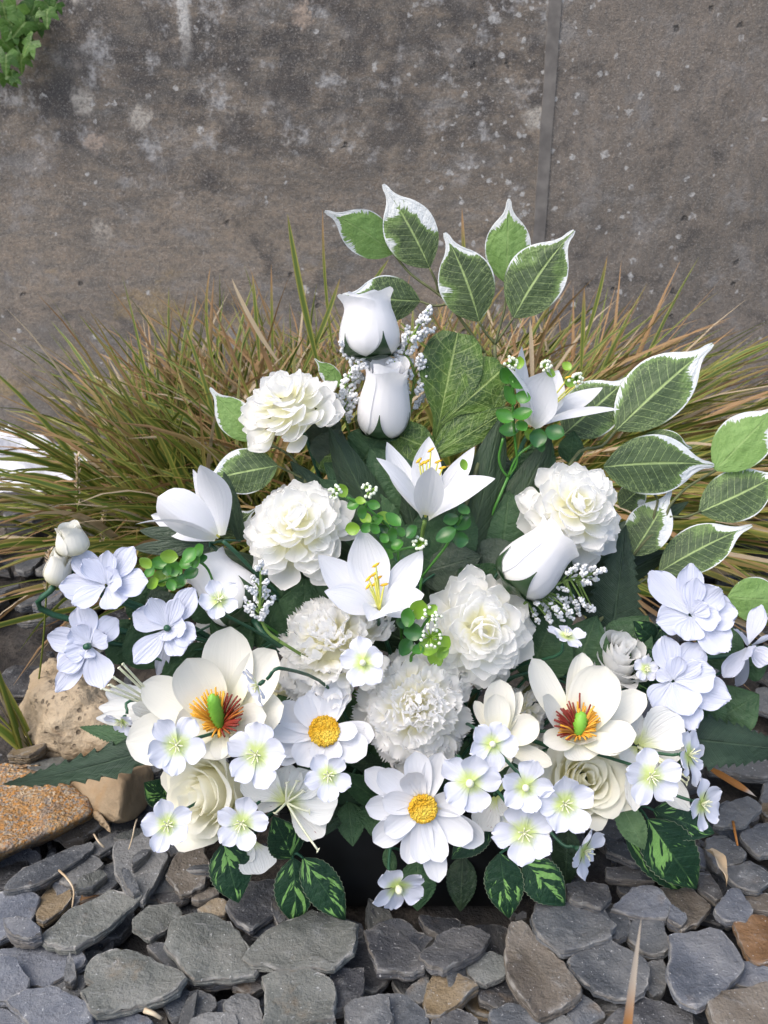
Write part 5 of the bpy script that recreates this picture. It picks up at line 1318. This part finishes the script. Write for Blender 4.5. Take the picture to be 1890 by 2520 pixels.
blossom(ZH, (430, 1255), 135, (.25, -.75, .5), .4, 'small blossom at the lower left, just in front of the ivory rose', off=-.035)
blossom(ZH, (865, 1245), 165, (-.02, -.93, .36), .15, 'small flat open blossom below the ivory rose, showing five full petals', off=-.03)
blossom(ZH, (1370, 965), 130, (.1, -.75, .4), .8, 'small drooping blossom just below the left daisy', off=-.035)
blossom(ZI, (495, 205), 165, (-.1, -.85, .45), .5, 'small blossom between the cream-centred carnation and the fringed one', off=-.035, pist=False)
blossom(ZI, (710, 1610), 175, (.25, -.8, -.1), .75, 'lowest small blossom, hanging in front of the black planter', Y=.478, off=0, pist=False)
blossom(ZI, (1165, 955), 175, (-.1, -.92, .35), .1, 'small blossom overlapping the right petals of the large bottom daisy', off=-.045, pist=False)
blossom(ZI, (1305, 715), 165, (.0, -.85, .5), 1.1, 'small blossom in front of the smaller magnolia', off=-.045, pist=False)
blossom(ZN, (1005, 1185), 270, (-.02, -.93, .35), .05, 'small blossom with a fat white pistil, left of the ranunculus', off=-.05, pist=False)
blossom(ZJ, (455, 1150), 160, (.1, -.9, .4), .35, 'small green-centred blossom just below the ranunculus', off=-.045)
blossom(ZJ, (215, 1320), 165, (-.05, -.85, .4), .75, 'small yellow-green blossom above the pair of splashed leaves', off=-.04)
blossom(ZJ, (570, 1430), 175, (.75, -.6, .1), .2, 'small blossom seen from the side, hanging over the slates right of the planter', off=-.02)
blossom(ZJ, (965, 985), 175, (-.02, -.9, .42), .45, 'small green-centred blossom in front of the ribbed cream flower', off=-.03)
blossom(ZJ, (1190, 860), 150, (.7, -.5, .35), .5, 'small blossom turned to the right, beside the dark fern leaf', off=-.005)
blossom(ZJ, (1265, 1150), 135, (.65, -.65, .2), .3, 'small blossom farthest right, over the slates', off=-.01)
blossom(ZG, (545, 1045), 110, (.25, -.15, .95), .4, 'small blossom seen from the side on a short stem above the right magnolia', off=.0)
blossom(ZJ, (935, 350), 80, (.1, -.7, .4), .2, 'tiny blossom peeking out under the half-open white rose', off=.015)
blossom(ZH, (165, 650), 95, (-.3, -.7, -.3), .5, 'small blossom hanging at the far left, under the streaked flower', off=-.0)
blossom(ZE, (1480, 1700), 90, (.3, -.3, -.6), .5, 'blossom half hidden behind the streaked flower on the left', off=.05) if False else None
# ================================================================== FOLIAGE
def leafpart(parent, zm, b, tp, wpx, Yb, Yt, mat, prof='leaf', n=None, name='leaf', **k):
    B = at(zm(b), Yb); T = at(zm(tp), Yt)
    wd = wpx*zm.k*dep((B+T)/2)/FPX
    nn = CAMDIR((B+T)/2) if n is None else n
    kk = dict(nu=8, nv=18, bow=.05, fold=-.12, cup=.0); kk.update(k)
    v, f, uv = sheet(B, T, nn, wd, prof, seed=nseed(), **kk)
    return obj(name, v, f, M[mat], parent, uv=uv)
def branch(parent, zm, pts, Ys, r0=.0017, r1=.0012, mat='twig'):
    P = [at(zm(p), y) for p, y in zip(pts, Ys)]
    return obj('branch', *tube(P, r0, r1, 6)[:2], M[mat], parent)
FG = 'white-edged variegated leaf sprays'
b = at(ZS((1030, 1000)), .66)
s = empty('variegated_leaf_spray', b, 'variegated green and white leaf spray at the very top, six leaves against the wall', 'leaf spray', FG)
fk = dict(prof='ficus', nv=22, nu=10)
leafpart(s, ZC, (1228, 458), (828, 212), 250, .765, .75, 'ficus_l', bend=-.14, **fk)
leafpart(s, ZC, (1438, 542), (1168, 55), 305, .755, .76, 'ficus', bend=-.10, **fk)
leafpart(s, ZC, (1382, 738), (930, 700), 260, .76, .75, 'ficus', bend=.03, **fk)
leafpart(s, ZB, (410, 1388), (262, 1005), 240, .735, .74, 'ficus', bend=-.12, **fk)
leafpart(s, ZB, (528, 1222), (540, 858), 195, .745, .75, 'ficus_l', **fk)
leafpart(s, ZB, (560, 1372), (822, 995), 255, .735, .74, 'ficus', bend=.15, **fk)
branch(s, ZC, [(1228, 458), (1330, 580), (1480, 688), (1560, 762), (1660, 900), (1760, 1040)], [.765, .76, .755, .75, .745, .74], .0012, .0017)
branch(s, ZC, [(1438, 542), (1475, 620), (1490, 690)], [.755, .755, .755], .001, .0013)
branch(s, ZC, [(1382, 738), (1470, 765), (1560, 750)], [.76, .755, .75], .001, .0013)
branch(s, ZB, [(410, 1388), (440, 1440), (480, 1485)], [.735, .737, .738], .001, .0013)
branch(s, ZB, [(528, 1222), (522, 1330), (495, 1430), (478, 1490)], [.745, .74, .738, .737], .001, .0014)
branch(s, ZB, [(560, 1372), (520, 1430), (478, 1490)], [.735, .737, .738], .001, .0013)
Pb = [at(ZB((478, 1490)), .737), at(ZS((1068, 880)), .72), at(ZS((1010, 1080)), .66), FOAM + np.array([.0, .03, 0])]
obj('branch', *tube(Pb, .0017, .0022, 6)[:2], M['twig'], s)
obj('branch', *tube([at(ZC((1760, 1040)), .74), at(ZS((1040, 930)), .71), at(ZS((1010, 1080)), .66)], .0017, .002, 6)[:2], M['twig'], s)

s = empty('variegated_leaf_spray', at(ZS((1320, 1250)), .66), 'long variegated leaf spray reaching out to the right edge', 'leaf spray', FG)
leafpart(s, ZD, (665, 1262), (985, 985), 270, .70, .73, 'ficus', **fk)
leafpart(s, ZD, (922, 1240), (1392, 822), 300, .70, .73, 'ficus', bend=.06, **fk)
leafpart(s, ZD, (860, 1420), (1398, 1412), 290, .67, .69, 'ficus', bend=.10, **fk)
leafpart(s, ZD, (1402, 1436), (1720, 1110), 250, .69, .71, 'ficus_l', **fk)
leafpart(s, ZD, (1325, 1640), (1740, 1440), 250, .675, .69, 'ficus', bend=-.05, **fk)
leafpart(s, ZD, (1050, 1270), (1290, 1330), 110, .705, .70, 'ficus', bow=.2, **{**fk, 'nu': 8})
leafpart(s, ZG, (1058, 690), (1572, 432), 250, .655, .67, 'ficus', bend=.10, **fk)
leafpart(s, ZG, (905, 600), (1125, 240), 240, .66, .68, 'ficus', bend=-.05, **fk)
leafpart(s, ZG, (1435, 830), (1790, 850), 250, .645, .65, 'ficus_l', **fk)
leafpart(s, ZG, (840, 330), (1000, 190), 150, .69, .70, 'ficus', **fk)
branch(s, ZG, [(905, 610), (1000, 500), (1085, 430), (1115, 330), (1210, 225), (1370, 130)], [.66, .663, .667, .672, .68, .69], .0017, .0012)
branch(s, ZG, [(1115, 385), (1200, 385), (1290, 355)], [.668, .67, .675], .0013, .001)
branch(s, ZG, [(1030, 480), (1030, 380), (1040, 270), (860, 180), (790, 130)], [.665, .67, .675, .68, .69], .0013, .001)
branch(s, ZG, [(930, 760), (1000, 720), (1058, 690)], [.645, .65, .655], .0013, .001)
obj('branch', *tube([at(ZD((920, 1242)), .70), at(ZD((850, 1320)), .69), at(ZD((700, 1400)), .67), at(ZS((1150, 1250)), .63), FOAM + np.array([.05, .03, 0])], .0013, .002, 6)[:2], M['twig'], s)
obj('branch', *tube([at(ZG((905, 610)), .66), at(ZG((780, 900)), .63), at(ZS((1180, 1450)), .61), FOAM + np.array([.07, .02, 0])], .0017, .002, 6)[:2], M['twig'], s)

s = empty('variegated_leaf_spray', at(ZS((640, 1020)), .66), 'variegated leaf spray on the left below the highest mum', 'leaf spray', FG)
leafpart(s, ZC, (445, 1548), (158, 1242), 205, .70, .71, 'ficus_l', bend=.12, **fk)
leafpart(s, ZF, (340, 245), (-140, 340), 285, .665, .655, 'ficus', bend=-.03, **fk)
leafpart(s, ZC, (925, 1235), (768, 1072), 105, .72, .72, 'ficus_l', **fk)
leafpart(s, ZF, (-30, 690), (205, 515), 150, .65, .66, 'ficus', **fk)
leafpart(s, ZC, (780, 1600), (860, 1330), 240, .71, .70, 'grey', prof='leaf')
branch(s, ZF, [(225, 95), (330, 130), (430, 195), (495, 300), (530, 385), (600, 560)], [.70, .695, .69, .68, .67, .65], .001, .0017)
branch(s, ZF, [(340, 248), (420, 285), (495, 322)], [.665, .67, .675], .001, .0013)
obj('branch', *tube([at(ZF((600, 560)), .65), at(ZS((760, 1350)), .63), FOAM + np.array([-.03, .03, 0])], .0017, .002, 6)[:2], M['twig'], s)

# lobed leaf
s = empty('lobed_leaf', at(ZS((960, 1150)), .67), 'big lobed green leaf with net veins right of the two upright rosebuds', 'leaf')
leafpart(s, ZD, (40, 1300), (150, 768), 300, .70, .725, 'philo', prof='lobe', name='leaf_lobe', fold=.10, bow=.05, nu=12, nv=18, ruf=.03)
leafpart(s, ZD, (70, 1210), (378, 935), 250, .697, .715, 'philo', prof='lobe', name='leaf_lobe', fold=-.14, bow=.08, nu=12, nv=18, ruf=.02)
leafpart(s, ZD, (60, 1340), (400, 1015), 170, .69, .71, 'philo', prof='strap', name='leaf_lobe', fold=-.1)
leafpart(s, ZD, (55, 1350), (420, 1130), 130, .685, .70, 'philo', prof='strap', name='leaf_lobe', fold=-.1)
leafpart(s, ZD, (20, 1330), (-190, 1250), 190, .69, .70, 'philo', prof='strap', name='leaf_lobe', fold=-.1)
leafpart(s, ZF, (800, 170), (575, 195), 220, .69, .695, 'philo', prof='lobe', name='leaf_lobe', fold=-.1)
obj('leaf_stalk', *tube([at(ZD((45, 1330)), .69), at(ZS((950, 1180)), .66), FOAM + np.array([0, .03, 0])], .002, .002, 6)[:2], M['stem_l'], s)

# splashed serrated leaves
VG = 'dark serrated leaves with bright green splashes'
def sprig(label, zm, root, Yroot, leaves, group=VG, name='splashed_leaf_sprig', mat='splash', cat='leaf spray', smat='stem', stalk=True):
    B = at(zm(root), Yroot)
    t = empty(name, B, label, cat, group)
    for L in leaves:
        b, tp, wd, yb, yt = L[:5]; o = dict(prof='leaf', nv=40, nu=8, serr=.10, teeth=13, fold=-.08, bow=.06)
        o.update(L[5] if len(L) > 5 else {}); mt = o.pop('mat', mat)
        leafpart(t, zm, b, tp, wd, yb, yt, mt, **o)
        Pb = at(zm(b), yb)
        obj('leaf_stalk', *tube([Pb, (Pb+B)/2 + np.array([0, 0, .002]), B], .0011, .0013, 5)[:2], M[smat], t)
    if stalk: obj('stem', *tube([B, (B+FOAM)/2 + np.array([0, 0, .015]), FOAM + np.array([np.clip(B[0]*.4, -.08, .08), 0, 0])], .0015, .0018, 5)[:2], M[smat], t)
    return t
sprig('three splashed leaves hanging over the left corner of the black planter', ZK, (1262, 350), .505, [
    ((1265, 372), (1282, 662), 178, .505, .495), ((1310, 372), (1492, 640), 165, .505, .492), ((1262, 372), (1180, 190), 165, .505, .49)])
sprig('single splashed leaf hanging left of the planter, below the flat open blossom', ZK, (985, 300), .52, [((965, 308), (1030, 565), 190, .51, .495)])
sprig('two splashed leaves hanging over the right part of the planter', ZL, (560, 330), .515, [
    ((500, 352), (540, 632), 178, .505, .49), ((605, 385), (782, 578), 185, .505, .495)])
sprig('large splashed leaves lying on the slates at the lower right', ZL, (1090, 150), .545, [
    ((1040, 260), (1345, 520), 170, .54, .535, dict(bow=.1)), ((1140, 205), (1350, 505), 240, .53, .52), ((1165, 165), (1428, 265), 165, .54, .53), ((1015, 120), (1125, 335), 125, .525, .515, dict(mat='palel', fold=.1))])
sprig('small splashed leaf at the left, behind the ivory rose', ZH, (440, 1100), .55, [((440, 1115), (295, 1010), 175, .55, .535)])
sprig('splashed leaf tucked behind the half-open white rose on the right', ZG, (1000, 1040), .61, [((1035, 1065), (915, 960), 130, .61, .60), ((1010, 1110), (1090, 960), 110, .61, .62)])
sprig('green serrated leaves behind the left side of the large bottom daisy', ZI, (620, 1010), .545, [
    ((600, 1080), (345, 900), 170, .545, .525, dict(mat='mid')), ((600, 1070), (545, 1295), 240, .545, .515, dict(mat='mid', veinr=.012)), ((620, 840), (400, 840), 120, .555, .54, dict(mat='dark'))], group='plain green serrated leaves', name='serrated_leaf_sprig')
sprig('mid-green serrated leaf under the lowest petals of the large bottom daisy', ZI, (760, 1400), .525, [((835, 1440), (835, 1765), 240, .515, .50, dict(mat='mid')), ((640, 1370), (690, 1540), 90, .515, .505, dict(mat='mid'))], group='plain green serrated leaves', name='serrated_leaf_sprig')
sprig('dark leaves in the shade under the right side of the large bottom daisy', ZI, (1220, 1200), .54, [
    ((1290, 1190), (1050, 1440), 200, .535, .515, dict(mat='splash')), ((1120, 1420), (1105, 1770), 200, .535, .515, dict(mat='dark')), ((1380, 1430), (1250, 1600), 120, .54, .525, dict(mat='dark'))], group='plain green serrated leaves', name='serrated_leaf_sprig')
sprig('dark green leaf hanging behind the side-facing blossom, right of the planter', ZJ, (470, 1270), .545, [((480, 1290), (455, 1650), 180, .54, .53, dict(mat='dark')), ((560, 1140), (300, 1260), 120, .55, .54, dict(mat='dark'))], group='plain green serrated leaves', name='serrated_leaf_sprig')
sprig('dark serrated leaves in the gap over the planter front, left of the large bottom daisy', ZI, (300, 1050), .55, [
    ((310, 1060), (260, 1290), 190, .545, .515, dict(mat='dark')), ((400, 1080), (430, 1360), 190, .54, .512, dict(mat='mid')), ((250, 1050), (120, 1180), 150, .55, .53, dict(mat='dark'))], group='plain green serrated leaves', name='serrated_leaf_sprig')
# fern-like long leaves
GGF = 'long dark fern leaves'
ek = dict(prof='fern', nv=60, nu=8, serr=.24, teeth=14, fold=-.12, veinr=.02)
sprig('tall dark fern leaf standing behind the right mum and the white filler sprig', ZG, (800, 1060), .62, [((800, 1040), (875, 430), 340, .62, .65, dict(**ek))], group=GGF, name='fern_leaf_sprig', mat='fern', cat='fern leaf')
sprig('dark fern leaf pointing right over the slates at the lower right', ZJ, (1150, 780), .55, [((1130, 760), (1790, 830), 330, .555, .57, dict(**{**ek, 'bow': .12}))], group=GGF, name='fern_leaf_sprig', mat='fern', cat='fern leaf')
sprig('long splashed fern leaf pointing left across the tan stone', ZM, (1200, 1080), .56, [((1330, 1100), (25, 1400), 330, .555, .60, dict(**{**ek, 'teeth': 11, 'serr': .42, 'bend': .06})), ((1180, 980), (720, 880), 200, .57, .585, dict(**{**ek, 'mat': 'mid'}))], group=GGF, name='fern_leaf_sprig', mat='fern', cat='fern leaf')
sprig('narrow grey-green strap leaves under the left lily', ZE, (1290, 520), .64, [
    ((1290, 500), (810, 430), 110, .64, .635, dict(prof='strap', serr=0, teeth=0, nv=16)), ((1290, 545), (768, 548), 110, .635, .625, dict(prof='strap', serr=0, teeth=0, nv=16)), ((1500, 500), (1385, 30), 105, .635, .645, dict(prof='strap', serr=0, teeth=0, nv=16, mat='dark')), ((1420, 420), (1350, 110), 80, .65, .66, dict(prof='strap', serr=0, teeth=0, nv=16, mat='dark'))],
    group='strap leaves', name='strap_leaf_sprig', mat='grey')
# dark filling leaves between the flowers: (base, tip, width) in sheet coordinates
def filler(label, root, Yr, rows, mat='dark', name='dark_leaf_sprig', dy=.045):
    lv = []
    for q in rows:
        x0, y0, x1, y1, wd = q[:5]; mt = q[5] if len(q) > 5 else ('mid' if (x0*7 + y0*3) % 10 < 4 else mat)
        lv.append(((x0, y0), (x1, y1), wd, Yp(y0*1.139) + dy, Yp(y1*1.139) + dy - .012, dict(mat=mt, serr=.05, teeth=16, veinr=.015, nv=32)))
    return sprig(label, ZS, root, Yr, lv, group='dark green filling leaves', name=name)
filler('broad dark leaves behind the upper central lily', (900, 1270), .63, [(870, 1200, 690, 1035, 130), (860, 1120, 700, 1000, 120), (900, 1130, 800, 965, 140), (920, 1250, 1010, 1060, 150), (960, 1230, 820, 1150, 140), (880, 1090, 880, 960, 110, 'philo'), (780, 1000, 830, 930, 120), (700, 1010, 735, 925, 90, 'grey')])
filler('dark leaves between the upper lily and the right mum', (1080, 1230), .64, [(1080, 1230, 1100, 1060, 150), (1060, 1060, 1055, 950, 90, 'grey'), (1100, 1060, 1200, 985, 110), (1010, 1240, 1150, 1200, 120, 'grey'), (1060, 1100, 1140, 1020, 100), (1160, 1020, 1180, 930, 60), (1230, 1000, 1240, 930, 55), (900, 1240, 1040, 1200, 110, 'grey')])
filler('dark pleated leaves in the middle left behind the lower lily', (660, 1350), .60, [(650, 1400, 660, 1250, 130), (620, 1330, 590, 1210, 110), (720, 1330, 700, 1210, 120), (660, 1360, 760, 1250, 120), (610, 1400, 690, 1300, 90, 'mid'), (560, 1400, 600, 1300, 90), (500, 1450, 440, 1400, 90)])
filler('dark leaves around the centre mum and the right magnolia', (1150, 1450), .60, [(1140, 1470, 1200, 1320, 140), (1230, 1480, 1290, 1330, 130), (1150, 1350, 1240, 1270, 120), (1320, 1430, 1400, 1330, 110), (1390, 1500, 1450, 1420, 110), (1000, 1500, 930, 1420, 110), (1080, 1300, 990, 1230, 120)])
filler('dark leaves in the shade under the carnations and the left daisy', (780, 1640), .565, [(770, 1650, 720, 1480, 130), (800, 1640, 840, 1500, 130), (640, 1600, 600, 1500, 110), (860, 1680, 780, 1640, 110), (580, 1720, 520, 1640, 110), (720, 1760, 640, 1660, 110), (960, 1700, 1010, 1600, 110), (1080, 1720, 1160, 1660, 110), (1180, 1760, 1260, 1640, 110)])
filler('dark leaves among the blue-white flowers on the left', (330, 1420), .60, [(350, 1440, 290, 1330, 120), (310, 1420, 240, 1340, 110), (380, 1380, 330, 1270, 110, 'grey'), (420, 1460, 370, 1400, 120), (340, 1330, 290, 1260, 100), (470, 1400, 540, 1330, 110), (480, 1340, 430, 1260, 110)])
filler('dark leaves among the blue-white flowers on the right', (1440, 1500), .60, [(1440, 1520, 1400, 1400, 110, 'splash'), (1470, 1560, 1560, 1470, 120), (1520, 1430, 1600, 1360, 110), (1540, 1560, 1640, 1500, 110), (1430, 1640, 1500, 1570, 110), (1600, 1440, 1660, 1430, 70, 'mid')])
# pleated palm backing
pb = empty('palm_leaf', at(ZS((1030, 1330)), .665), 'dark pleated palm leaf fanned out behind the lilies and mums', 'leaf')
for i in range(13):
    a = -1.15 + i*.19
    B = at(ZS((960, 1420)), .625); L = .19 + .03*math.cos(i*1.7)
    T = B + np.array([math.sin(a)*L*1.25, .055, math.cos(a)*L])
    v, f, uv = sheet(B, T, (0, -1, .3), .042, 'strap', 6, 12, fold=-.35, seed=nseed())
    obj('leaflet', v, f, M['dark'], pb, uv=uv)
obj('leaf_stalk', *tube([B, (B+FOAM)/2, FOAM + np.array([.01, .04, 0])], .002, .002, 6)[:2], M['stem'], pb)

# ---------------------------------------------------------------- green plastic sprigs
PG = 'green plastic eucalyptus sprigs'
def plastic(label, zm, Y, leaves, stems, berries, mat='plas', seed=1, root=None):
    pts0 = stems[0][0]
    B = at(zm(pts0), Y)
    t = empty('eucalyptus_sprig', B, label, 'leaf sprig', PG)
    r = random.Random(seed)
    for q in leaves:
        x, y, s = q[:3]; mt = q[3] if len(q) > 3 else mat
        C = at(zm((x, y)), Y + r.uniform(-.014, .004)); L = mm(s, zm, C)
        a = r.uniform(-2.6, 2.6); tz = r.uniform(-.5, .5)
        d = nz(RGT*math.sin(a) + UPV*math.cos(a) - FWD*tz)
        n = nz(-FWD + UPV*r.uniform(-.2, .7) + RGT*r.uniform(-.6, .6))
        v, f, uv = sheet(C - d*L*.5, C + d*L*.55, n, L*r.uniform(.78, .98), 'cup', 8, 9, cup=.32, bow=-.12, seed=nseed())
        obj('leaf', v, f, M[mt], t, uv=uv)
    ac = Acc()
    for st in stems: ac.add(*tube([at(zm(p), Y) for p in st], .0013, .0011, 6))
    if root is None:
        lo = max((p for st in stems for p in st), key=lambda p: p[1]); A = at(zm(lo), Y)
        ac.add(*tube([A, (A+FOAM)/2 + np.array([0, .02, 0]), FOAM + np.array([0, .01, 0])], .0013, .0015, 6))
    ac.build('stem', M['plas'], t)
    for (x, y, s) in berries:
        C = at(zm((x, y)), Y - .012); Lb = mm(s, zm, C)/2
        cl = Acc(); cs = Acc()
        for i in range(12):
            an = i*2.4; e = r.uniform(.1, 1.0)
            d = nz(RGT*math.cos(an)*math.sqrt(1-e*e) + UPV*math.sin(an)*math.sqrt(1-e*e) - FWD*e)
            cs.add(*tube([C, C + d*Lb*.5, C + d*Lb], .0007, .0006, 4, 2)); cl.add(ICO1[0]*.0016 + C + d*Lb, ICO1[1])
        o = cs.build('berry_stalks', M['plas_l'], t); o['kind'] = 'stuff'
        o = cl.build('berries', M['berry'], t); o['kind'] = 'stuff'
    return t
plastic('bright green plastic sprig hanging left of the upper right lily, with looping stems', ZD, .665, [(385, 975, 85), (437, 1010, 85), (403, 1075, 100), (470, 1080, 75), (378, 1170, 90), (466, 1160, 95), (400, 1240, 95, 'plas_d'), (460, 1220, 65), (540, 1280, 90, 'plas_d'), (622, 1250, 90, 'plas_d'), (555, 1320, 60, 'plas_d'), (500, 1262, 60, 'plas_l'), (450, 915, 60, 'plas_l'), (680, 930, 50, 'plas_l'), (700, 1010, 60, 'plas_l'), (600, 960, 60, 'plas_l')],
    [[(420, 1000), (420, 1150), (430, 1300), (438, 1400), (395, 1470)], [(372, 1280), (352, 1370), (365, 1430), (395, 1470)], [(512, 1312), (440, 1370), (395, 1470)]], [(408, 915, 60), (580, 930, 50), (725, 995, 70)], seed=2)
plastic('lime green plastic sprig in the centre between the left mum and the lower lily', ZF, .60, [(815, 490, 85), (870, 540, 90), (945, 490, 80), (890, 572, 85, 'plas_l'), (960, 590, 105), (1010, 575, 105, 'plas_l'), (1065, 582, 115), (812, 640, 95, 'plas_l'), (895, 635, 75), (1060, 680, 95), (1110, 660, 75), (1182, 660, 95, 'plas_d'), (1040, 750, 95), (1090, 740, 80), (1010, 700, 65), (1030, 800, 85), (745, 400, 90, 'plas_l'), (860, 465, 65, 'plas_l'), (950, 640, 80), (1000, 650, 80, 'plas_d')],
    [[(770, 440), (860, 490), (950, 550), (1050, 640), (1090, 740), (1100, 850)], [(900, 470), (890, 560), (950, 600)], [(1220, 750), (1120, 770), (1070, 790)]], [(695, 410, 90), (915, 400, 95), (1228, 735, 95)], seed=5)
plastic('green plastic sprig with round leaves beneath the left lily', ZE, .60, [(850, 650, 95, 'plas_l'), (945, 655, 110), (1010, 605, 115, 'plas_l'), (1045, 690, 115), (1150, 600, 115), (1210, 570, 115), (965, 750, 125, 'plas_l'), (1070, 780, 105), (900, 790, 95, 'plas_l'), (1130, 650, 95), (1160, 720, 105, 'plas_d'), (1100, 760, 85, 'plas_d'), (1230, 620, 85, 'plas_d'), (880, 710, 85), (1030, 800, 85), (1190, 640, 90), (1000, 700, 90, 'plas_d')],
    [[(830, 650), (950, 690), (1080, 680), (1200, 640), (1280, 700), (1330, 850)], [(890, 790), (980, 770), (1100, 720)]], [], seed=8)
plastic('lime sprig with two white berry clusters tucked left of the centre mum', ZF, .555, [(1225, 1150, 135, 'plas_l'), (1160, 1200, 120), (1190, 1290, 120, 'plas_d'), (1145, 1385, 120, 'plas_d'), (1290, 1385, 120, 'plas_l'), (1375, 1365, 115, 'plas_l'), (1330, 1445, 120, 'plas_l'), (1380, 1420, 85, 'plas_l'), (1125, 1225, 95, 'plas_d'), (1240, 1130, 70, 'plas_l'), (1340, 1300, 80, 'plas_l'), (1310, 1150, 80, 'plas_l'), (1220, 1400, 80, 'plas')],
    [[(1310, 1180), (1250, 1260), (1240, 1350), (1180, 1440)], [(1310, 1350), (1260, 1380), (1180, 1440)]], [(1308, 1190, 125), (1300, 1325, 130)], seed=11)
plastic('dark green plastic sprig just right of the upper central lily', ZF, .625, [(1395, 680, 135), (1500, 605, 115), (1490, 710, 105), (1430, 580, 95), (1510, 520, 85), (1510, 240, 70, 'plas_l'), (1450, 640, 80)],
    [[(1500, 560), (1450, 650), (1405, 740), (1320, 850), (1245, 945)]], [], mat='plas_d', seed=14)

# ---------------------------------------------------------------- white filler sprigs
def astilbe(label, zm, Y, stemp, lumps, size, seed, mat='stem_l'):
    S = [at(zm(p), Y) for p in stemp]
    t = empty('white_filler_sprig', S[0], label, 'filler sprig', 'frothy white filler sprigs')
    obj('stem', *tube(S, .0014, .0010, 6)[:2], M[mat], t)
    D = np.array(spline(S, 50)); r = random.Random(seed)
    for (x, y) in lumps:
        C = at(zm((x, y)), Y + r.uniform(-.012, .008)); L = mm(size*1.2, zm, C)
        j = int(np.argmin(np.linalg.norm(D - C, axis=1))); j = max(0, j - 4)
        d = nz(C - D[j] + 1e-4)
        ac = Acc()
        for i in range(16):
            q = i/15*1.0 - .5; rad = L*.22*(1 - .5*abs(q)*1.4)
            o = np.array([r.gauss(0, 1), r.gauss(0, 1), r.gauss(0, 1)]); o = nz(o)*rad
            s = L*.13*r.uniform(.8, 1.25)
            v, f = ICO2
            v = v*s*(1 + .28*np.array([[noise.noise(Vector(p)*3.1 + Vector((i, x, y)))] for p in v]))
            ac.add(v + C + d*q*L*.85 + o, f)
        c = ac.build('floret_cluster', M['filler'], t); c['kind'] = 'stuff'
        obj('branchlet', *tube([D[j], (D[j]+C)/2, C], .0009, .0007, 4, 3)[:2], M[mat], t)
    obj('stem', *tube([S[0], (S[0]+FOAM)/2 + np.array([0, .02, 0]), FOAM + np.array([0, .02, 0])], .0014, .0016, 6)[:2], M[mat], t)
astilbe('white filler sprig on the left of the second rosebud', ZC, .71, [(1130, 1650), (1000, 1560), (950, 1420), (945, 1250), (985, 1100), (930, 970)],
    [(930, 985), (950, 1040), (985, 1080), (1030, 1080), (1050, 1120), (1000, 1140), (960, 1180), (1025, 1190), (940, 1225), (985, 1240), (930, 1270), (960, 1300), (900, 1310), (990, 1290), (1000, 1330), (970, 1370), (925, 1340), (880, 1385), (970, 1410), (1010, 1160)], 66, 1)
astilbe('white filler sprig rising on the right of the two rosebuds', ZC, .715, [(1300, 1500), (1330, 1320), (1350, 1150), (1300, 1030), (1350, 920), (1430, 790)],
    [(1432, 800), (1400, 830), (1375, 865), (1420, 850), (1400, 915), (1430, 910), (1355, 925), (1310, 920), (1350, 960), (1295, 965), (1380, 950), (1250, 1010), (1290, 1020), (1340, 1020), (1250, 1060), (1310, 1080), (1380, 1080), (1395, 1110), (1330, 1100), (1400, 1160), (1395, 1200), (1380, 1250), (1395, 1310), (1370, 1330), (1320, 1160), (1310, 1240), (1230, 1090)], 66, 2)
astilbe('small white filler sprig in front of the large leaning rosebud on the left', ZF, .545, [(350, 1345), (290, 1300), (245, 1230), (230, 1100), (235, 950), (237, 850)],
    [(237, 858), (215, 890), (258, 915), (190, 960), (265, 975), (212, 985), (165, 1020), (250, 1035), (200, 1040), (150, 1100), (270, 1050), (210, 1090), (150, 1150), (258, 1145), (300, 1090), (180, 1130), (200, 1190), (243, 1190), (262, 1170), (165, 1165), (285, 1110)], 56, 3)
astilbe('white filler sprig lying under the leaning rosebud on the right', ZG, .60, [(330, 850), (420, 810), (520, 745), (640, 715), (745, 680)],
    [(595, 668), (640, 665), (690, 672), (640, 700), (625, 760), (690, 725), (745, 682), (715, 690), (560, 690), (600, 720), (660, 745), (380, 945), (370, 910), (450, 950), (440, 915), (510, 935), (500, 900), (565, 930), (555, 895), (610, 905), (600, 865), (665, 885), (640, 855), (530, 785), (470, 830), (580, 838), (405, 830), (380, 860), (430, 870), (520, 830), (475, 880), (540, 855), (690, 890)], 50, 4)
print('objects', len(bpy.data.objects), 'tris', sum(len(o.data.polygons) for o in bpy.data.objects if o.type == 'MESH')*2)
